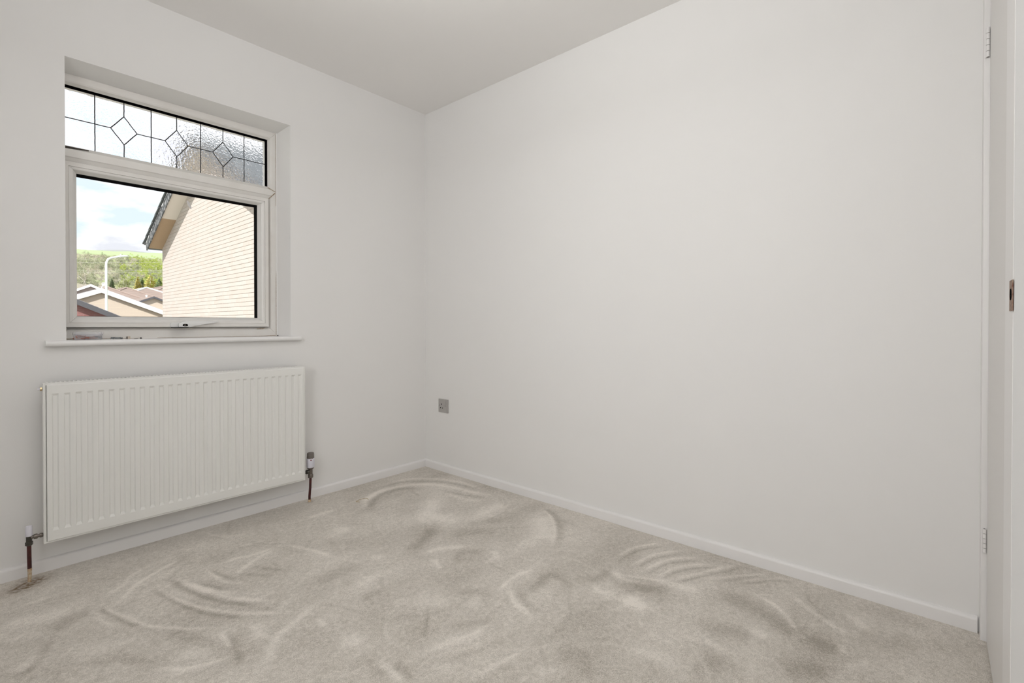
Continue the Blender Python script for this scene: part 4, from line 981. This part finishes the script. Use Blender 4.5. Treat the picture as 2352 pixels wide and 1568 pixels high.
# ---- trees
def leaf_mat(name, a, b): return mat(name, a, 1.0, spec=0, vary=(b, 1.0))
M_green = leaf_mat('spring_green_leaves', (.30, .38, .07), (.38, .41, .13)); M_dull = leaf_mat('grey_green_leaves', (.27, .30, .18), (.36, .36, .26))
M_gold = leaf_mat('golden_conifer_sprays', (.46, .40, .11), (.54, .48, .20)); M_dkgreen = leaf_mat('dark_conifer_sprays', (.13, .19, .10), (.22, .27, .14))
M_bark = mat('pale_bark', (.60, .55, .48), .9); M_twig = mat('pale_twigs', (.42, .39, .35), 1.0); M_bud = leaf_mat('tan_buds', (.36, .33, .24), (.42, .39, .29))
def quads(m, c, s, r, n):
    for _ in range(n):
        a = Vector((r.gauss(0, 1), r.gauss(0, 1), r.gauss(0, .7))).normalized(); b = a.orthogonal().normalized(); b.rotate(Matrix.Rotation(r.uniform(0, 6.28), 3, a)); d = a.cross(b)
        p = c() ; z = s * r.uniform(.6, 1.3)
        m.add([p - b * z, p - d * z * .6, p + b * z, p + d * z * .6], [(0, 1, 2, 3)])
def branches(m, r, p, d, L, rad, lev, tips):
    q = p + d * L; m.tube([p, p.lerp(q, .5) + Vector((r.uniform(-1, 1), r.uniform(-1, 1), 0)) * L * .05, q], [rad, rad * .8, rad * .6], 4, False)
    if lev == 0: tips.append(q); return
    for _ in range(3 if lev > 1 else 4):
        nd = (d + Vector((r.uniform(-1, 1), r.uniform(-1, 1), r.uniform(-.15, .55))) * .75).normalized()
        branches(m, r, p.lerp(q, r.uniform(.55, 1)), nd, L * r.uniform(.55, .8), rad * .55, lev - 1, tips)
def tree_proto(name, kind, seed, label, group):
    r = random.Random(seed); t = thing(name, (0, -500, -200), label, 'tree', group)
    w = MB(); tips = []
    branches(w, r, Vector((0, 0, -.4)), Vector((r.uniform(-.05, .05), r.uniform(-.05, .05), 1)).normalized(), 2.9, .14, 4 if kind == 'bare' else 2, tips)
    local_part('branches' if kind == 'bare' else 'trunk', w.mesh('wood'), M_twig if kind == 'bare' else M_bark, t)
    m = MB()
    if kind == 'bare':
        quads(m, lambda: r.choice(tips) + Vector((r.gauss(0, .25), r.gauss(0, .25), r.gauss(0, .25))), .10, r, 700)
        o = local_part('buds', m.mesh('buds'), M_bud, t)
    else:
        cl = [Vector((r.gauss(0, 1.35), r.gauss(0, 1.35), 4.2 + r.gauss(0, 1.25))) for _ in range(26)]
        cl += [Vector((r.gauss(0, 1.1), r.gauss(0, 1.1), 1.9 + r.gauss(0, .6))) for _ in range(9)]
        def c():
            k = r.choice(cl); d = Vector((r.gauss(0, 1), r.gauss(0, 1), r.gauss(0, 1))).normalized(); return k + d * (.72 * r.random() ** .4)
        quads(m, c, .125, r, 3000); o = local_part('foliage', m.mesh('foliage'), M_green if kind == 'green' else M_dull, t)
    o['kind'] = 'stuff'; return t
def conifer(name, pos, h, w, m_, label, seed):
    r = random.Random(seed); t = thing(name, pos, label, 'tree')
    local_part('trunk', MB().tube([(0, 0, -.3), (0, 0, h * .9)], [.09, .02], 6).mesh('wood'), M_bark, t)
    m = MB(); n = 1100
    for i in range(n):
        q = 1 - math.sqrt(r.random()); z = h * (.04 + .94 * q); rad = w * (1 - q) ** .8 * r.uniform(.35, 1.05) * (.8 + .2 * math.sin(q * 60)); a = r.uniform(0, 6.28)
        p = Vector((rad * math.cos(a), rad * math.sin(a), z - rad * .25)); o_ = Vector((math.cos(a), math.sin(a), .15 + r.uniform(-.2, .4))).normalized(); sd_ = Vector((-math.sin(a), math.cos(a), r.uniform(-.3, .3)))
        L = h * .065 * r.uniform(.7, 1.3); m.add([p - o_ * L * .4, p + sd_ * L * .4 - Vector((0, 0, L * .2)), p + o_ * L, p - sd_ * L * .4], [(0, 1, 2, 3)])
    o = local_part('foliage', m.mesh('foliage'), m_, t); o['kind'] = 'stuff'; return t
KIND = {'bare': ('pale leafless tree with fine twigs on the wooded hillside', 'bare trees on the hillside'),
        'green': ('bright spring-green leafy tree on the wooded hillside', 'green trees on the hillside'),
        'dull': ('grey-green half-leafed tree on the wooded hillside', 'grey-green trees on the hillside')}
protos = {}
def ground_at(px, s_):
    """a point on the hillside in the direction (horizontal angle) px, at distance s_ along the slope"""
    d = fw + rt * ((px - 1176) / 1115.3); tt = (s_ - SD.dot(cam.location)) / SD.dot(d); p = cam.location + d * tt
    return Vector((p.x, p.y, hz(s_) - .2))
tr_ = random.Random(21)
def put(kind, px, s_, sc_):
    L = protos.setdefault(kind, []); p = ground_at(px, s_); rot = (0, 0, tr_.uniform(0, 6.28)); v = (sc_ * tr_.uniform(.9, 1.15), sc_ * tr_.uniform(.9, 1.15), sc_)
    if len(L) < 3:
        t = tree_proto({'bare': 'bare_tree', 'green': 'leafy_tree', 'dull': 'sparse_tree'}[kind], kind, 30 + len(L) + len(kind) * 7, *KIND[kind])
        t.location = p; t.rotation_euler = rot; t.scale = v; L.append(t)
    else: copy_thing(tr_.choice(L), p, rot, v)
for s_, n_, h_ in ((163, 15, .36), (172, 15, .50), (200, 16, .52), (232, 16, .56), (268, 17, .62), (310, 17, .68), (355, 16, .74), (405, 15, .80)):
    for i in range(n_):
        px = 172 + (i + tr_.uniform(.1, .9)) * 212 / n_
        if px > 305 + (s_ - 200) * .0: k = 'green' if tr_.random() < .85 else 'dull'
        elif px > 258: k = tr_.choice(('green', 'dull', 'dull', 'bare'))
        else: k = tr_.choice(('bare', 'bare', 'dull', 'dull', 'bare'))
        if s_ > 380 and px < 300: k = tr_.choice(('bare', 'dull', 'bare'))
        put(k, px, s_ + tr_.uniform(-10, 10), h_ * tr_.uniform(.8, 1.15))
put('bare', 196, 160, .66); put('bare', 316, 164, .66); put('dull', 212, 156, .4)
conifer('golden_conifer', ground_at(317, 150) + Vector((0, 0, -.2)), 4.0, 1.05, M_gold, 'narrow golden conifer behind the brown roofs', 1)
conifer('golden_conifer', ground_at(346, 152) + Vector((0, 0, -.2)), 4.4, 2.5, M_gold, 'broad golden conifer beside the cream brick house', 2)
conifer('dark_conifer', ground_at(327, 156), 3.2, 1.0, M_dkgreen, 'small dark conifer between the two golden ones', 3)
conifer('dark_conifer', ground_at(257, 152), 2.9, .9, M_dkgreen, 'dark narrow conifer just right of the lamp post', 4)
conifer('dark_conifer', ground_at(284, 154), 3.0, 2.9, mat('olive_conifer', (.28, .31, .12), 1, spec=0, vary=((.35, .35, .16), 1)), 'broad olive conifer above the middle roof', 5)
conifer('dark_conifer', ground_at(366, 150), 3.6, 1.7, M_dkgreen, 'dark conifer at the edge of the cream brick house', 6)
for i, (zz, dx) in enumerate(((9.12, 0), (8.69, .4), (7.69, .8), (7.43, 1.2))):
    base = cam.location + fw * 60; pts = []
    for q in np.linspace(-1, 1, 25): p = base + rt * (-49.5 + 22 * q); pts.append((p.x, p.y, zz + .10 * q * q - .05))
    o = MB().tube(pts, .008, 5).build('overhead_cable', M_cable); tag(o, ('highest', 'second highest', 'third highest', 'lowest')[i] + ' of the pale overhead cables crossing the hillside', 'cable', 'overhead cables')
